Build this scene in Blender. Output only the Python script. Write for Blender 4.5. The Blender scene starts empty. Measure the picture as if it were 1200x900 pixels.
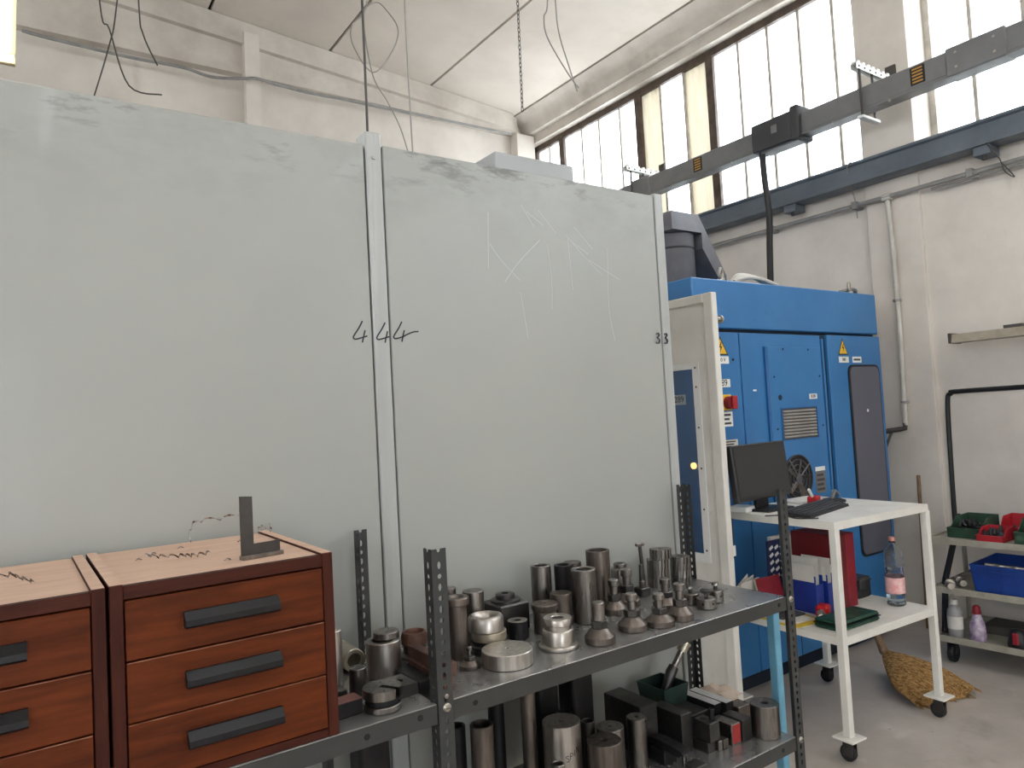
import bpy, math, random
from mathutils import Matrix, Vector
random.seed(7)
PI = math.pi
sc = bpy.context.scene
col = sc.collection

# ------------------------------------------------------------------ camera
F_PX, YAW, PITCH, ROLL = 845.6, math.radians(34.94), math.radians(2.64), math.radians(-3.11)
fw = Vector((math.sin(YAW)*math.cos(PITCH), math.cos(YAW)*math.cos(PITCH), math.sin(PITCH)))
rt = Vector((math.cos(YAW), -math.sin(YAW), 0)); up = rt.cross(fw)
rt2 = math.cos(ROLL)*rt + math.sin(ROLL)*up; up2 = -math.sin(ROLL)*rt + math.cos(ROLL)*up
cd = bpy.data.cameras.new('camera'); cam = bpy.data.objects.new('camera', cd); col.objects.link(cam)
cd.sensor_width = 36; cd.lens = F_PX/1200*36; cd.clip_start = .05; cd.clip_end = 200
cam.matrix_world = Matrix(((rt2.x, up2.x, -fw.x, 0), (rt2.y, up2.y, -fw.y, 0), (rt2.z, up2.z, -fw.z, 1.55), (0, 0, 0, 1)))
sc.camera = cam

# ------------------------------------------------------------------ sky, exposure
w = bpy.data.worlds.new('World'); sc.world = w; w.use_nodes = True
bg = w.node_tree.nodes['Background']; bg.inputs[0].default_value = (.93, .96, 1, 1); bg.inputs[1].default_value = 7.6
sc.view_settings.view_transform = 'Standard'; sc.view_settings.look = 'None'
sc.view_settings.gamma = 1; sc.view_settings.use_curve_mapping = False; sc.view_settings.exposure = 0.7
LAMP_POWER = 12.5

def portal(y0, y1, z0, z1, x, sx):
    l = bpy.data.lights.new('window_portal', 'AREA'); l.shape = 'RECTANGLE'; l.size = y1-y0; l.size_y = z1-z0
    o = bpy.data.objects.new('window_portal', l); col.objects.link(o)
    o.location = (x, (y0+y1)/2, (z0+z1)/2); o.rotation_euler = (PI/2, 0, sx*PI/2); l.cycles.is_portal = True

# ------------------------------------------------------------------ materials
def lin(c):
    return tuple((v/255/12.92 if v/255 <= .04045 else ((v/255+.055)/1.055)**2.4) for v in c) + (1,)
MATS = {}
def P(name, c, c2=None, scale=6, rough=.5, metal=0, bump=0, stretch=(1, 1, 1), coat=0, detail=5, rvar=.12, lo=.35, hi=.65, emit=0, spec=.5, bscale=None, rnd=0, bdist=.004):
    m = bpy.data.materials.new(name); m.use_nodes = True; nt = m.node_tree; n = nt.nodes; L = nt.links
    b = n['Principled BSDF']; MATS[name] = m
    b.inputs['Metallic'].default_value = metal; b.inputs['Roughness'].default_value = rough
    b.inputs['Coat Weight'].default_value = coat; b.inputs['Specular IOR Level'].default_value = spec
    b.inputs['Base Color'].default_value = lin(c)
    if emit: b.inputs['Emission Color'].default_value = lin(c); b.inputs['Emission Strength'].default_value = emit
    if c2 is None and not bump: return m
    tc = n.new('ShaderNodeTexCoord'); mp = n.new('ShaderNodeMapping'); mp.inputs['Scale'].default_value = stretch
    L.new(tc.outputs['Object'], mp.inputs[0])
    if rnd:
        oi = n.new('ShaderNodeObjectInfo'); mu = n.new('ShaderNodeMath'); mu.operation = 'MULTIPLY'; mu.inputs[1].default_value = 37
        L.new(oi.outputs['Random'], mu.inputs[0]); L.new(mu.outputs[0], mp.inputs['Location'])
    nz = n.new('ShaderNodeTexNoise'); nz.inputs['Scale'].default_value = scale; nz.inputs['Detail'].default_value = detail; nz.inputs['Roughness'].default_value = .6
    L.new(mp.outputs[0], nz.inputs['Vector'])
    rp = n.new('ShaderNodeMapRange'); rp.inputs[1].default_value = lo; rp.inputs[2].default_value = hi; L.new(nz.outputs['Fac'], rp.inputs[0])
    if c2 is not None:
        mx = n.new('ShaderNodeMix'); mx.data_type = 'RGBA'; mx.inputs[6].default_value = lin(c); mx.inputs[7].default_value = lin(c2)
        L.new(rp.outputs[0], mx.inputs[0]); last = mx.outputs[2]
        if rnd:
            hv = n.new('ShaderNodeHueSaturation'); mr = n.new('ShaderNodeMapRange'); mr.inputs[3].default_value = 1-rnd; mr.inputs[4].default_value = 1+rnd
            L.new(oi.outputs['Random'], mr.inputs[0]); L.new(mr.outputs[0], hv.inputs['Value']); L.new(last, hv.inputs['Color']); last = hv.outputs[0]
        L.new(last, b.inputs['Base Color'])
    rr = n.new('ShaderNodeMapRange'); rr.inputs[3].default_value = max(0, rough-rvar); rr.inputs[4].default_value = min(1, rough+rvar)
    L.new(rp.outputs[0], rr.inputs[0]); L.new(rr.outputs[0], b.inputs['Roughness'])
    if bump:
        bp = n.new('ShaderNodeBump'); bp.inputs['Strength'].default_value = bump; bp.inputs['Distance'].default_value = bdist
        if bscale:
            nb = n.new('ShaderNodeTexNoise'); nb.inputs['Scale'].default_value = bscale; nb.inputs['Detail'].default_value = 3; L.new(mp.outputs[0], nb.inputs['Vector']); L.new(nb.outputs['Fac'], bp.inputs['Height'])
        else: L.new(nz.outputs['Fac'], bp.inputs['Height'])
        L.new(bp.outputs[0], b.inputs['Normal'])
    return m

def overlay(m, c, scale, lo, hi, axis=None, a0=0, a1=1, stretch=(1, 1, 1), amt=.7, seed=0):
    """stain layer with a shape of its own: noise, optionally kept to a band along one object axis"""
    nt = m.node_tree; n = nt.nodes; L = nt.links; b = n['Principled BSDF']
    src = b.inputs['Base Color'].links[0].from_socket if b.inputs['Base Color'].links else None
    tc = n.new('ShaderNodeTexCoord'); mp = n.new('ShaderNodeMapping'); mp.inputs['Scale'].default_value = stretch; mp.inputs['Location'].default_value = (seed, seed*.7, seed*.3)
    L.new(tc.outputs['Object'], mp.inputs[0])
    nz = n.new('ShaderNodeTexNoise'); nz.inputs['Scale'].default_value = scale; nz.inputs['Detail'].default_value = 7; nz.inputs['Roughness'].default_value = .65; L.new(mp.outputs[0], nz.inputs['Vector'])
    rp = n.new('ShaderNodeMapRange'); rp.inputs[1].default_value = lo; rp.inputs[2].default_value = hi; rp.inputs[4].default_value = amt; L.new(nz.outputs['Fac'], rp.inputs[0])
    fac = rp.outputs[0]
    if axis is not None:
        sx = n.new('ShaderNodeSeparateXYZ'); L.new(tc.outputs['Object'], sx.inputs[0])
        mr = n.new('ShaderNodeMapRange'); mr.inputs[1].default_value = a0; mr.inputs[2].default_value = a1; L.new(sx.outputs[axis], mr.inputs[0])
        mm = n.new('ShaderNodeMath'); mm.operation = 'MULTIPLY'; L.new(fac, mm.inputs[0]); L.new(mr.outputs[0], mm.inputs[1]); fac = mm.outputs[0]
    mx = n.new('ShaderNodeMix'); mx.data_type = 'RGBA'; mx.inputs[7].default_value = lin(c)
    if src: L.new(src, mx.inputs[6])
    else: mx.inputs[6].default_value = b.inputs['Base Color'].default_value
    L.new(fac, mx.inputs[0]); L.new(mx.outputs[2], b.inputs['Base Color'])
    return m

P('wall', (226, 218, 207), (206, 198, 188), 1.3, .85, bump=.12, bscale=60)
overlay(MATS['wall'], (150, 140, 130), 2.2, .62, .82, amt=.5, stretch=(1, 1, .35))
P('wallgrey', (205, 203, 198), (190, 188, 184), 1.5, .85, bump=.12, bscale=60)
P('ceil', (222, 212, 200), (208, 198, 186), .9, .9, bump=.08, bscale=40)
overlay(MATS['ceil'], (196, 184, 170), 1.6, .56, .8, amt=.6)
P('gap', (30, 25, 21), rough=.9)
P('conc', (212, 204, 193), (186, 177, 166), 1.8, .9, bump=.2, bscale=30)
overlay(MATS['conc'], (140, 128, 116), 2.5, .58, .8, amt=.55)
P('floor', (190, 182, 174), (168, 160, 152), 1.6, .62, bump=.15, bscale=50, rvar=.15)
overlay(MATS['floor'], (216, 210, 203), 3.5, .6, .75, amt=.55); overlay(MATS['floor'], (122, 110, 100), 2.4, .62, .8, amt=.6, seed=4); overlay(MATS['floor'], (60, 54, 50), 14, .68, .74, amt=.7, seed=9)
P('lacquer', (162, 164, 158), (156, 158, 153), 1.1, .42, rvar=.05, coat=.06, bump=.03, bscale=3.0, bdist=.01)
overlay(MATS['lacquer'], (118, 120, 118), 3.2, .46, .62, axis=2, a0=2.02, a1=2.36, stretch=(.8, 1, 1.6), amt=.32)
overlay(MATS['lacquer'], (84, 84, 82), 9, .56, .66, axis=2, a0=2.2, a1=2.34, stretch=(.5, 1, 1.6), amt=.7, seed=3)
overlay(MATS['lacquer'], (160, 148, 128), 2.5, .66, .8, amt=.35, seed=5)
P('lacquerpost', (172, 174, 171), (164, 166, 163), 2, .34, stretch=(20, 20, .6), rvar=.08)
P('panelgrey', (165, 166, 165), (158, 160, 160), 2, .45)
P('marker', (22, 24, 34), rough=.5)
P('scratch', (186, 189, 188), rough=.5)
P('shelfgrey', (66, 66, 64), (58, 58, 57), 5, .42, metal=.25, rvar=.1, bump=.05, bscale=180)
P('shelftop_sheen', (166, 165, 163), (148, 147, 145), 4, .27, metal=.75, rvar=.06, rnd=.02)  # paler than the lip: reflected panel light is put into the base colour
overlay(MATS['shelftop_sheen'], (84, 80, 76), 7, .56, .72, amt=.5)
P('postgrey', (62, 63, 62), (52, 53, 53), 8, .45, metal=.2)
P('zinc', (196, 190, 178), (160, 155, 146), 30, .35, metal=.9)
ST = (9, 9, 1.2)
P('steel_bright', (194, 188, 181), (166, 160, 153), 9, .36, metal=1, stretch=ST, rvar=.04, rnd=.06)
P('steel_mid', (148, 143, 138), (114, 109, 104), 9, .33, metal=1, stretch=ST, rvar=.06, rnd=.12)
P('steel_brown', (126, 117, 110), (96, 88, 82), 8, .38, metal=.9, stretch=ST, rvar=.07, rnd=.1)
P('steel_dark', (92, 89, 87), (68, 66, 65), 9, .38, metal=.85, rvar=.07, rnd=.15)
P('oxide', (38, 37, 38), (24, 23, 25), 10, .45, metal=.5, rvar=.1, rnd=.1)
P('rusty', (112, 80, 68), (74, 52, 44), 14, .6, metal=.4, rnd=.1)
P('ground', (206, 204, 200), (188, 186, 182), 20, .45, metal=.35); P('wornedge', (158, 116, 92), (104, 62, 44), 30, .7); P('alu', (196, 188, 170), (160, 150, 132), 12, .4, metal=.8)
P('redpaint', (150, 40, 38), (120, 34, 32), 20, .5)
P('redtop', (128, 78, 68), (98, 62, 56), 14, .6)
P('hole', (12, 11, 11), rough=.8)
def wood(name, c, c2, rough, st):
    m = P(name, c, c2, 3.2, rough, stretch=st, detail=8, bump=.06, rvar=.06, lo=.3, hi=.7, spec=.14, rnd=.05); return m
wood('wood_front', (106, 49, 19), (70, 29, 10), .5, (1.6, 6, 16)); overlay(MATS['wood_front'], (52, 21, 8), 1.8, .5, .75, stretch=(2, 2, 6), amt=.65)
wood('wood_frame', (74, 35, 24), (52, 23, 16), .5, (20, 20, 2)); overlay(MATS['wood_frame'], (130, 88, 66), 6, .62, .8, amt=.4)
wood('wood_rail', (74, 35, 24), (52, 23, 16), .5, (2, 20, 20))
wood('wood_top', (214, 182, 160), (198, 166, 144), .62, (2, 14, 14)); overlay(MATS['wood_top'], (120, 86, 68), 4, .58, .78, amt=.5)
P('handle_black', (14, 14, 17), rough=.36, spec=.4)
P('blue', (50, 120, 178), (44, 111, 170), 2, .4, coat=.1, rvar=.05); overlay(MATS['blue'], (40, 70, 100), 5, .66, .82, amt=.4)
P('bluelow', (36, 98, 158), (31, 88, 147), 2, .42)
P('bluegap', (10, 24, 42), rough=.7)
P('greywin', (94, 95, 107), (90, 91, 103), 2, .4, rvar=.02)
P('rubber', (26, 27, 30), rough=.6)
P('motor', (84, 84, 90), (72, 72, 78), 5, .5); P('motorhood', (120, 120, 124), (104, 104, 110), 5, .4, metal=.4)
P('yellow', (236, 186, 40), rough=.45); P('black', (18, 18, 20), rough=.5); P('white', (232, 232, 228), rough=.5); P('paper', (226, 222, 214), (208, 204, 196), 8, .8)
P('red', (186, 28, 34), (160, 22, 28), 6, .45); P('crimson', (150, 24, 40), (120, 20, 34), 6, .55); P('darkred', (110, 18, 26), rough=.5)
P('whitepaint', (230, 227, 219), (216, 213, 205), 4, .45); overlay(MATS['whitepaint'], (150, 144, 134), 9, .62, .76, amt=.5)
P('plastic_black', (26, 26, 29), (34, 34, 37), 10, .42); P('screen', (34, 34, 38), rough=.28, coat=.15)
P('darkgreen', (12, 72, 52), (8, 56, 42), 14, .45); P('bingreen', (52, 84, 62), (40, 66, 50), 8, .5); P('traygreen', (26, 50, 44), (20, 38, 34), 8, .5)
P('binred', (196, 44, 56), (170, 34, 46), 8, .45); P('crate', (20, 66, 150), (14, 52, 128), 6, .45); P('folderblue', (28, 58, 150), (22, 46, 126), 6, .5); P('navy', (24, 36, 78), rough=.6)
P('folderyellow', (220, 190, 60), (196, 164, 44), 6, .6)
P('brownwin', (88, 72, 60), (66, 54, 46), 12, .6); P('mullion', (196, 190, 180), (168, 162, 152), 10, .55)
P('bus', (128, 128, 128), (116, 116, 116), 4, .4, metal=.3); P('busbox', (66, 66, 68), (56, 56, 58), 5, .5); P('gold', (190, 140, 60), rough=.5)
P('rail', (104, 112, 120), (90, 98, 106), 3, .5, metal=.1); P('railtop', (160, 160, 156), rough=.6)
P('pipe', (202, 198, 188), (180, 176, 168), 8, .5); P('pipegrey', (150, 148, 144), (130, 128, 124), 8, .5)
P('cable', (70, 66, 62), rough=.6); P('cableblack', (24, 24, 27), rough=.45); P('wirepale', (150, 144, 136), rough=.6)
P('rackpaint', (172, 168, 154), (146, 140, 126), 7, .5); overlay(MATS['rackpaint'], (96, 88, 78), 10, .6, .75, amt=.6)
P('lampbody', (176, 166, 148), (150, 140, 122), 8, .5); P('lampcream', (196, 180, 140), rough=.5)
P('straw', (186, 146, 88), (116, 82, 42), 110, .8, stretch=(1, .35, 1), lo=.4, hi=.6); P('stick', (134, 108, 84), (104, 82, 62), 10, .7, stretch=(10, 10, 1))
P('rag', (206, 190, 172), (182, 164, 146), 12, .95, bump=.4); P('paleblue', (110, 166, 190), (94, 150, 176), 8, .5)
P('swarf', (84, 76, 72), (196, 186, 180), 60, .3, metal=1)
P('gear', (150, 145, 139), (122, 117, 112), 14, .42, metal=1, rnd=.12)
P('orange', (255, 170, 90), emit=3.0)
P('tube_light', (246, 249, 255), emit=LAMP_POWER)
P('label_pink', (232, 196, 192), (222, 150, 150), 40, .5); P('cap_pink', (214, 150, 140), rough=.4)
P('bottle_soap', (170, 168, 166), (150, 148, 148), 6, .3); P('bottle_violet', (150, 120, 160), (196, 188, 200), 26, .25, coat=.3)
def glassy(name, c, rough, ior=1.45, trans=1.0, alpha=1):
    m = bpy.data.materials.new(name); m.use_nodes = True; b = m.node_tree.nodes['Principled BSDF']; MATS[name] = m
    b.inputs['Base Color'].default_value = lin(c); b.inputs['Roughness'].default_value = rough; b.inputs['Transmission Weight'].default_value = trans; b.inputs['IOR'].default_value = ior
    return m
glassy('petglass', (236, 242, 246), .04, 1.3); glassy('water', (236, 244, 250), .0, 1.33)
def thin_glass(name, tcol, dcol, gfac, ffac):
    """window glass: mostly clear, with a dusty translucent film and a faint gloss"""
    m = bpy.data.materials.new(name); m.use_nodes = True; nt = m.node_tree; n = nt.nodes; L = nt.links; MATS[name] = m
    n.remove(n['Principled BSDF']); out = n['Material Output']
    tr = n.new('ShaderNodeBsdfTransparent'); tr.inputs[0].default_value = lin(tcol)
    tl = n.new('ShaderNodeBsdfTranslucent'); tl.inputs[0].default_value = lin(dcol)
    gl = n.new('ShaderNodeBsdfGlossy'); gl.inputs['Roughness'].default_value = .06
    tc = n.new('ShaderNodeTexCoord'); mp = n.new('ShaderNodeMapping'); mp.inputs['Scale'].default_value = (6, 6, .8); L.new(tc.outputs['Object'], mp.inputs[0])
    nz = n.new('ShaderNodeTexNoise'); nz.inputs['Scale'].default_value = 3; nz.inputs['Detail'].default_value = 6; L.new(mp.outputs[0], nz.inputs['Vector'])
    mr = n.new('ShaderNodeMapRange'); mr.inputs[1].default_value = .3; mr.inputs[2].default_value = .75; mr.inputs[3].default_value = ffac*.6; mr.inputs[4].default_value = min(1, ffac*1.5); L.new(nz.outputs['Fac'], mr.inputs[0])
    m1 = n.new('ShaderNodeMixShader'); L.new(mr.outputs[0], m1.inputs[0]); L.new(tr.outputs[0], m1.inputs[1]); L.new(tl.outputs[0], m1.inputs[2])
    m2 = n.new('ShaderNodeMixShader'); m2.inputs[0].default_value = gfac; L.new(m1.outputs[0], m2.inputs[1]); L.new(gl.outputs[0], m2.inputs[2])
    L.new(m2.outputs[0], out.inputs[0]); return m
thin_glass('pane', (235, 238, 240), (225, 226, 226), .03, .35); thin_glass('pane_cream', (146, 142, 132), (160, 156, 146), .03, .65)
thin_glass('door_glass', (232, 238, 242), (180, 190, 200), .04, .015)

# ------------------------------------------------------------------ mesh builder
class MB:
    def __init__(s): s.v = []; s.f = []
    def add(s, vs, fs):
        o = len(s.v); s.v += [Vector(p) for p in vs]; s.f += [tuple(i+o for i in q) for q in fs]; return s
    def xf(s, m): s.v = [m @ p for p in s.v]; return s
    def rot(s, ax, a, c=(0, 0, 0)):
        c = Vector(c); return s.xf(Matrix.Translation(c) @ Matrix.Rotation(a, 4, ax) @ Matrix.Translation(-c))
    def move(s, *p): return s.xf(Matrix.Translation(p))
    def box(s, x0, x1, y0, y1, z0, z1, b=0):
        if b <= 0:
            vs = [(x, y, z) for z in (z0, z1) for y in (y0, y1) for x in (x0, x1)]
            return s.add(vs, [(0, 2, 3, 1), (4, 5, 7, 6), (0, 1, 5, 4), (2, 6, 7, 3), (0, 4, 6, 2), (1, 3, 7, 5)])
        b = min(b, (x1-x0)*.45, (y1-y0)*.45, (z1-z0)*.45)
        vs = []; I = {}
        for i, x in enumerate((x0, x1)):
            for j, y in enumerate((y0, y1)):
                for k, z in enumerate((z0, z1)):
                    sx, sy, sz = (b if i == 0 else -b), (b if j == 0 else -b), (b if k == 0 else -b)
                    I[i, j, k] = len(vs); vs += [(x, y+sy, z+sz), (x+sx, y, z+sz), (x+sx, y+sy, z)]
        fs = []
        g = lambda i, j, k, a: I[i, j, k]+a
        for i in (0, 1):
            q = [g(i, 0, 0, 0), g(i, 1, 0, 0), g(i, 1, 1, 0), g(i, 0, 1, 0)]; fs.append(tuple(q if i else q[::-1]))
            q = [g(0, i, 0, 1), g(0, i, 1, 1), g(1, i, 1, 1), g(1, i, 0, 1)]; fs.append(tuple(q if i else q[::-1]))
            q = [g(0, 0, i, 2), g(1, 0, i, 2), g(1, 1, i, 2), g(0, 1, i, 2)]; fs.append(tuple(q if i else q[::-1]))
        for j in (0, 1):
            for k in (0, 1): fs.append((g(0, j, k, 1), g(0, j, k, 2), g(1, j, k, 2), g(1, j, k, 1)) if j != k else (g(0, j, k, 1), g(1, j, k, 1), g(1, j, k, 2), g(0, j, k, 2)))
        for i in (0, 1):
            for k in (0, 1): fs.append((g(i, 0, k, 0), g(i, 1, k, 0), g(i, 1, k, 2), g(i, 0, k, 2)) if i != k else (g(i, 0, k, 0), g(i, 0, k, 2), g(i, 1, k, 2), g(i, 1, k, 0)))
        for i in (0, 1):
            for j in (0, 1): fs.append((g(i, j, 0, 0), g(i, j, 0, 1), g(i, j, 1, 1), g(i, j, 1, 0)) if i != j else (g(i, j, 0, 0), g(i, j, 1, 0), g(i, j, 1, 1), g(i, j, 0, 1)))
        for i in (0, 1):
            for j in (0, 1):
                for k in (0, 1):
                    q = (g(i, j, k, 0), g(i, j, k, 1), g(i, j, k, 2)); fs.append(q if (i+j+k) % 2 else q[::-1])
        return s.add(vs, fs)
    def lathe(s, prof, c=(0, 0, 0), seg=36, closed=False):
        n = len(prof); vs = []; fs = []; idx = []
        for r, z in prof:
            if r < 1e-6: idx.append([len(vs)]*seg); vs.append((c[0], c[1], c[2]+z))
            else:
                idx.append(list(range(len(vs), len(vs)+seg)))
                vs += [(c[0]+r*math.cos(2*PI*i/seg), c[1]+r*math.sin(2*PI*i/seg), c[2]+z) for i in range(seg)]
        for a in range(n if closed else n-1):
            p, q = idx[a], idx[(a+1) % n]
            for i in range(seg):
                j = (i+1) % seg; f = []
                for k in (p[i], p[j], q[j], q[i]):
                    if k not in f: f.append(k)
                if len(f) > 2: fs.append(tuple(f))
        return s.add(vs, fs)
    def cyl(s, r, h, hole=0, c=(0, 0, 0), ch=.0015, seg=36, depth=None, hr=None):
        ch = min(ch, r*.4, h*.3)
        if hole <= 0: return s.lathe([(0, 0), (r-ch, 0), (r, ch), (r, h-ch), (r-ch, h), (0, h)], c, seg)
        if depth is not None: return s.lathe([(0, 0), (r-ch, 0), (r, ch), (r, h-ch), (r-ch, h), (hole+ch*.5, h), (hole, h-ch*.5), (hole, h-depth), (0, h-depth)], c, seg)
        return s.lathe([(hole, 0), (r-ch, 0), (r, ch), (r, h-ch), (r-ch, h), (hole+ch, h), (hole, h-ch)], c, seg, True)
    def tube(s, pts, r, seg=8, rs=None):
        pts = [Vector(p) for p in pts]; n = len(pts); vs = []; fs = []
        t0 = (pts[1]-pts[0]).normalized(); a = Vector((0, 0, 1)) if abs(t0.z) < .9 else Vector((1, 0, 0)); u = t0.cross(a).normalized()
        for i, p in enumerate(pts):
            t = (pts[min(i+1, n-1)]-pts[max(i-1, 0)]).normalized(); u = (u-t*u.dot(t)).normalized(); v = t.cross(u); q = rs[i] if rs else r
            vs += [p+q*(math.cos(2*PI*k/seg)*u+math.sin(2*PI*k/seg)*v) for k in range(seg)]
        for i in range(n-1):
            for k in range(seg):
                l = (k+1) % seg; fs.append((i*seg+k, i*seg+l, (i+1)*seg+l, (i+1)*seg+k))
        fs.append(tuple(range(seg))[::-1]); fs.append(tuple((n-1)*seg+k for k in range(seg)))
        return s.add(vs, fs)
    def prism(s, poly, a, b, plane='xy'):
        n = len(poly); mk = {'xy': lambda p, q: (p[0], p[1], q), 'xz': lambda p, q: (p[0], q, p[1]), 'yz': lambda p, q: (q, p[0], p[1])}[plane]
        vs = [mk(p, a) for p in poly]+[mk(p, b) for p in poly]
        fs = [tuple(range(n))[::-1], tuple(range(n, 2*n))]+[(i, (i+1) % n, n+(i+1) % n, n+i) for i in range(n)]
        return s.add(vs, fs)
    def ribbon(s, pts, wd, nrm, t=.0006):
        """flat stroke of ink or tape lying on a surface with normal nrm"""
        N = Vector(nrm).normalized(); pts = [Vector(p) for p in pts]; n = len(pts); vs = []; fs = []
        for i, p in enumerate(pts):
            d = (pts[min(i+1, n-1)]-pts[max(i-1, 0)]).normalized(); sd = d.cross(N).normalized()*wd/2
            vs += [p+sd, p-sd, p-sd+N*t, p+sd+N*t]
        for i in range(n-1):
            a, b = 4*i, 4*i+4
            for k in range(4): fs.append((a+k, a+(k+1) % 4, b+(k+1) % 4, b+k))
        fs += [(0, 1, 2, 3)[::-1], tuple(4*(n-1)+k for k in range(4))]
        return s.add(vs, fs)
    def sheet_holes(s, w_, h_, holes, t):
        """flat strip 0..w, 0..h (x,z) with oval holes stacked along z, thickness t along +y; holes = [(zc, rx, rz, z0, z1)]"""
        for zc, rx, rz, z0, z1 in holes:
            half = zc >= z1-1e-6
            ang = [PI, PI*1.25, PI*1.5, PI*1.75, 2*PI] if half else [k*PI/4+PI for k in range(8)]
            outp = {0: (0, zc), 1: (0, z0), 2: (w_/2, z0), 3: (w_, z0), 4: (w_, zc), 5: (w_, z1), 6: (w_/2, z1), 7: (0, z1)}
            n = len(ang); vs = []
            for y in (0, t):
                for k in range(n): vs.append((outp[k][0], y, outp[k][1]))
                for k in range(n): vs.append((w_/2+rx*math.cos(ang[k]), y, zc+rz*math.sin(ang[k])))
            fs = []; m = 2*n
            for k in range(n-1 if half else n):
                l = (k+1) % n
                fs += [(k, l, n+l, n+k), (m+k, m+n+k, m+n+l, m+l), (n+k, n+l, m+n+l, m+n+k), (k, m+k, m+l, l)]
            s.add(vs, fs)
        return s
    def mesh(s, name, mat, ang=35):
        me = bpy.data.meshes.new(name); me.from_pydata([tuple(p) for p in s.v], [], s.f)
        import bmesh
        bm = bmesh.new(); bm.from_mesh(me); bmesh.ops.recalc_face_normals(bm, faces=bm.faces); bm.to_mesh(me); bm.free()
        if mat: me.materials.append(MATS[mat])
        for p in me.polygons: p.use_smooth = True
        me.set_sharp_from_angle(angle=math.radians(ang)); me.update(); return me
    def build(s, name, mat, parent=None, loc=(0, 0, 0), rot=(0, 0, 0), label=None, cat=None, group=None, kind=None, ang=35):
        return link(name, s.mesh(name, mat, ang), parent, loc, rot, label, cat, group, kind)

def tag(o, label=None, cat=None, group=None, kind=None):
    if label: o['label'] = label
    if cat: o['category'] = cat
    if group: o['group'] = group
    if kind: o['kind'] = kind
    return o
def link(name, data, parent=None, loc=(0, 0, 0), rot=(0, 0, 0), label=None, cat=None, group=None, kind=None):
    o = bpy.data.objects.new(name, data); col.objects.link(o); o.parent = parent; o.location = loc; o.rotation_euler = rot
    return tag(o, label, cat, group, kind)
def thing(name, label, cat, loc=(0, 0, 0), rz=0, group=None, kind=None):
    o = link(name, None, None, loc, (0, 0, rz), label, cat, group, kind); o.empty_display_size = .05; return o
def box(name, mat, parent, x0, x1, y0, y1, z0, z1, b=0, **k): return MB().box(x0, x1, y0, y1, z0, z1, b).build(name, mat, parent, **k)
def copy_tree(o, parent=None):
    c = o.copy(); col.objects.link(c); c.parent = parent
    for ch in list(o.children): copy_tree(ch, c)
    return c
def text(name, s_, size, mat, parent, loc, rot, depth=.0008, label=None):
    cu = bpy.data.curves.new(name, 'FONT'); cu.body = s_; cu.size = size; cu.extrude = depth/2; cu.align_x = 'CENTER'; cu.align_y = 'CENTER'
    tmp = bpy.data.objects.new(name+'_tmp', cu); col.objects.link(tmp)
    dg = bpy.context.evaluated_depsgraph_get(); me = bpy.data.meshes.new_from_object(tmp.evaluated_get(dg)); bpy.data.objects.remove(tmp)
    me.materials.clear(); me.materials.append(MATS[mat]); return link(name, me, parent, loc, rot, label)
def smooth_path(pts, n=6):
    pts = [Vector(p) for p in pts]; q = [pts[0]]+pts+[pts[-1]]; out = []
    for i in range(1, len(q)-2):
        a, b, c, d = q[i-1:i+3]
        for k in range(n):
            t = k/n; out.append(.5*((2*b)+(c-a)*t+(2*a-5*b+4*c-d)*t*t+(3*b-a-3*c+d)*t**3))
    out.append(pts[-1]); return out

# ================================================================== SETTING
XW, XG, YB = 5.2, 5.5, 7.05           # wall face, glass plane, back wall
HX0, HY0 = -9.0, -9.0                 # far sides of the hall
def ceil_z(x): return 5.545-.088*(x-1.15)
box('floor', 'floor', None, HX0, XG+.2, HY0, YB+.3, -.15, 0, kind='structure')
ce = MB().prism([(HX0-.2, ceil_z(HX0)+.04), (5.4, ceil_z(5.4)+.04), (5.4, ceil_z(5.4)+.3), (HX0-.2, ceil_z(HX0)+.3)], HY0-.2, YB+.3, 'xz').build('ceiling', 'gap', kind='structure')
x1 = 5.1
while x1 > HX0:
    x0 = max(x1-1.166, HX0)
    MB().prism([(x0+.015, ceil_z(x0)), (x1-.015, ceil_z(x1)), (x1-.015, ceil_z(x1)+.038), (x0+.015, ceil_z(x0)+.038)], HY0, YB, 'xz').build('ceiling_panel', 'ceil', ce); x1 -= 1.166
# back wall with roof beam, flange, corner column and pilaster
wb = box('wall_back', 'wall', None, HX0, XG+.2, YB, YB+.25, 0, 6.6, kind='structure')
MB().prism([(HX0, 4.98), (5.14, 4.98), (5.14, ceil_z(5.14)), (HX0, ceil_z(HX0))], YB-.10, YB, 'xz').build('roof_beam', 'conc', wb)
MB().prism([(HX0, ceil_z(HX0)-.30), (5.05, ceil_z(5.05)-.20), (5.05, ceil_z(5.05)-.005), (HX0, ceil_z(HX0)-.005)], YB-.16, YB-.10, 'xz').build('beam_flange', 'conc', wb)
box('column', 'wall', wb, 5.1, 5.36, YB-.14, YB, 0, 4.98)
box('pilaster', 'wall', wb, 1.90, 2.04, YB-.19, YB-.10, 4.0, 5.36)
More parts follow.
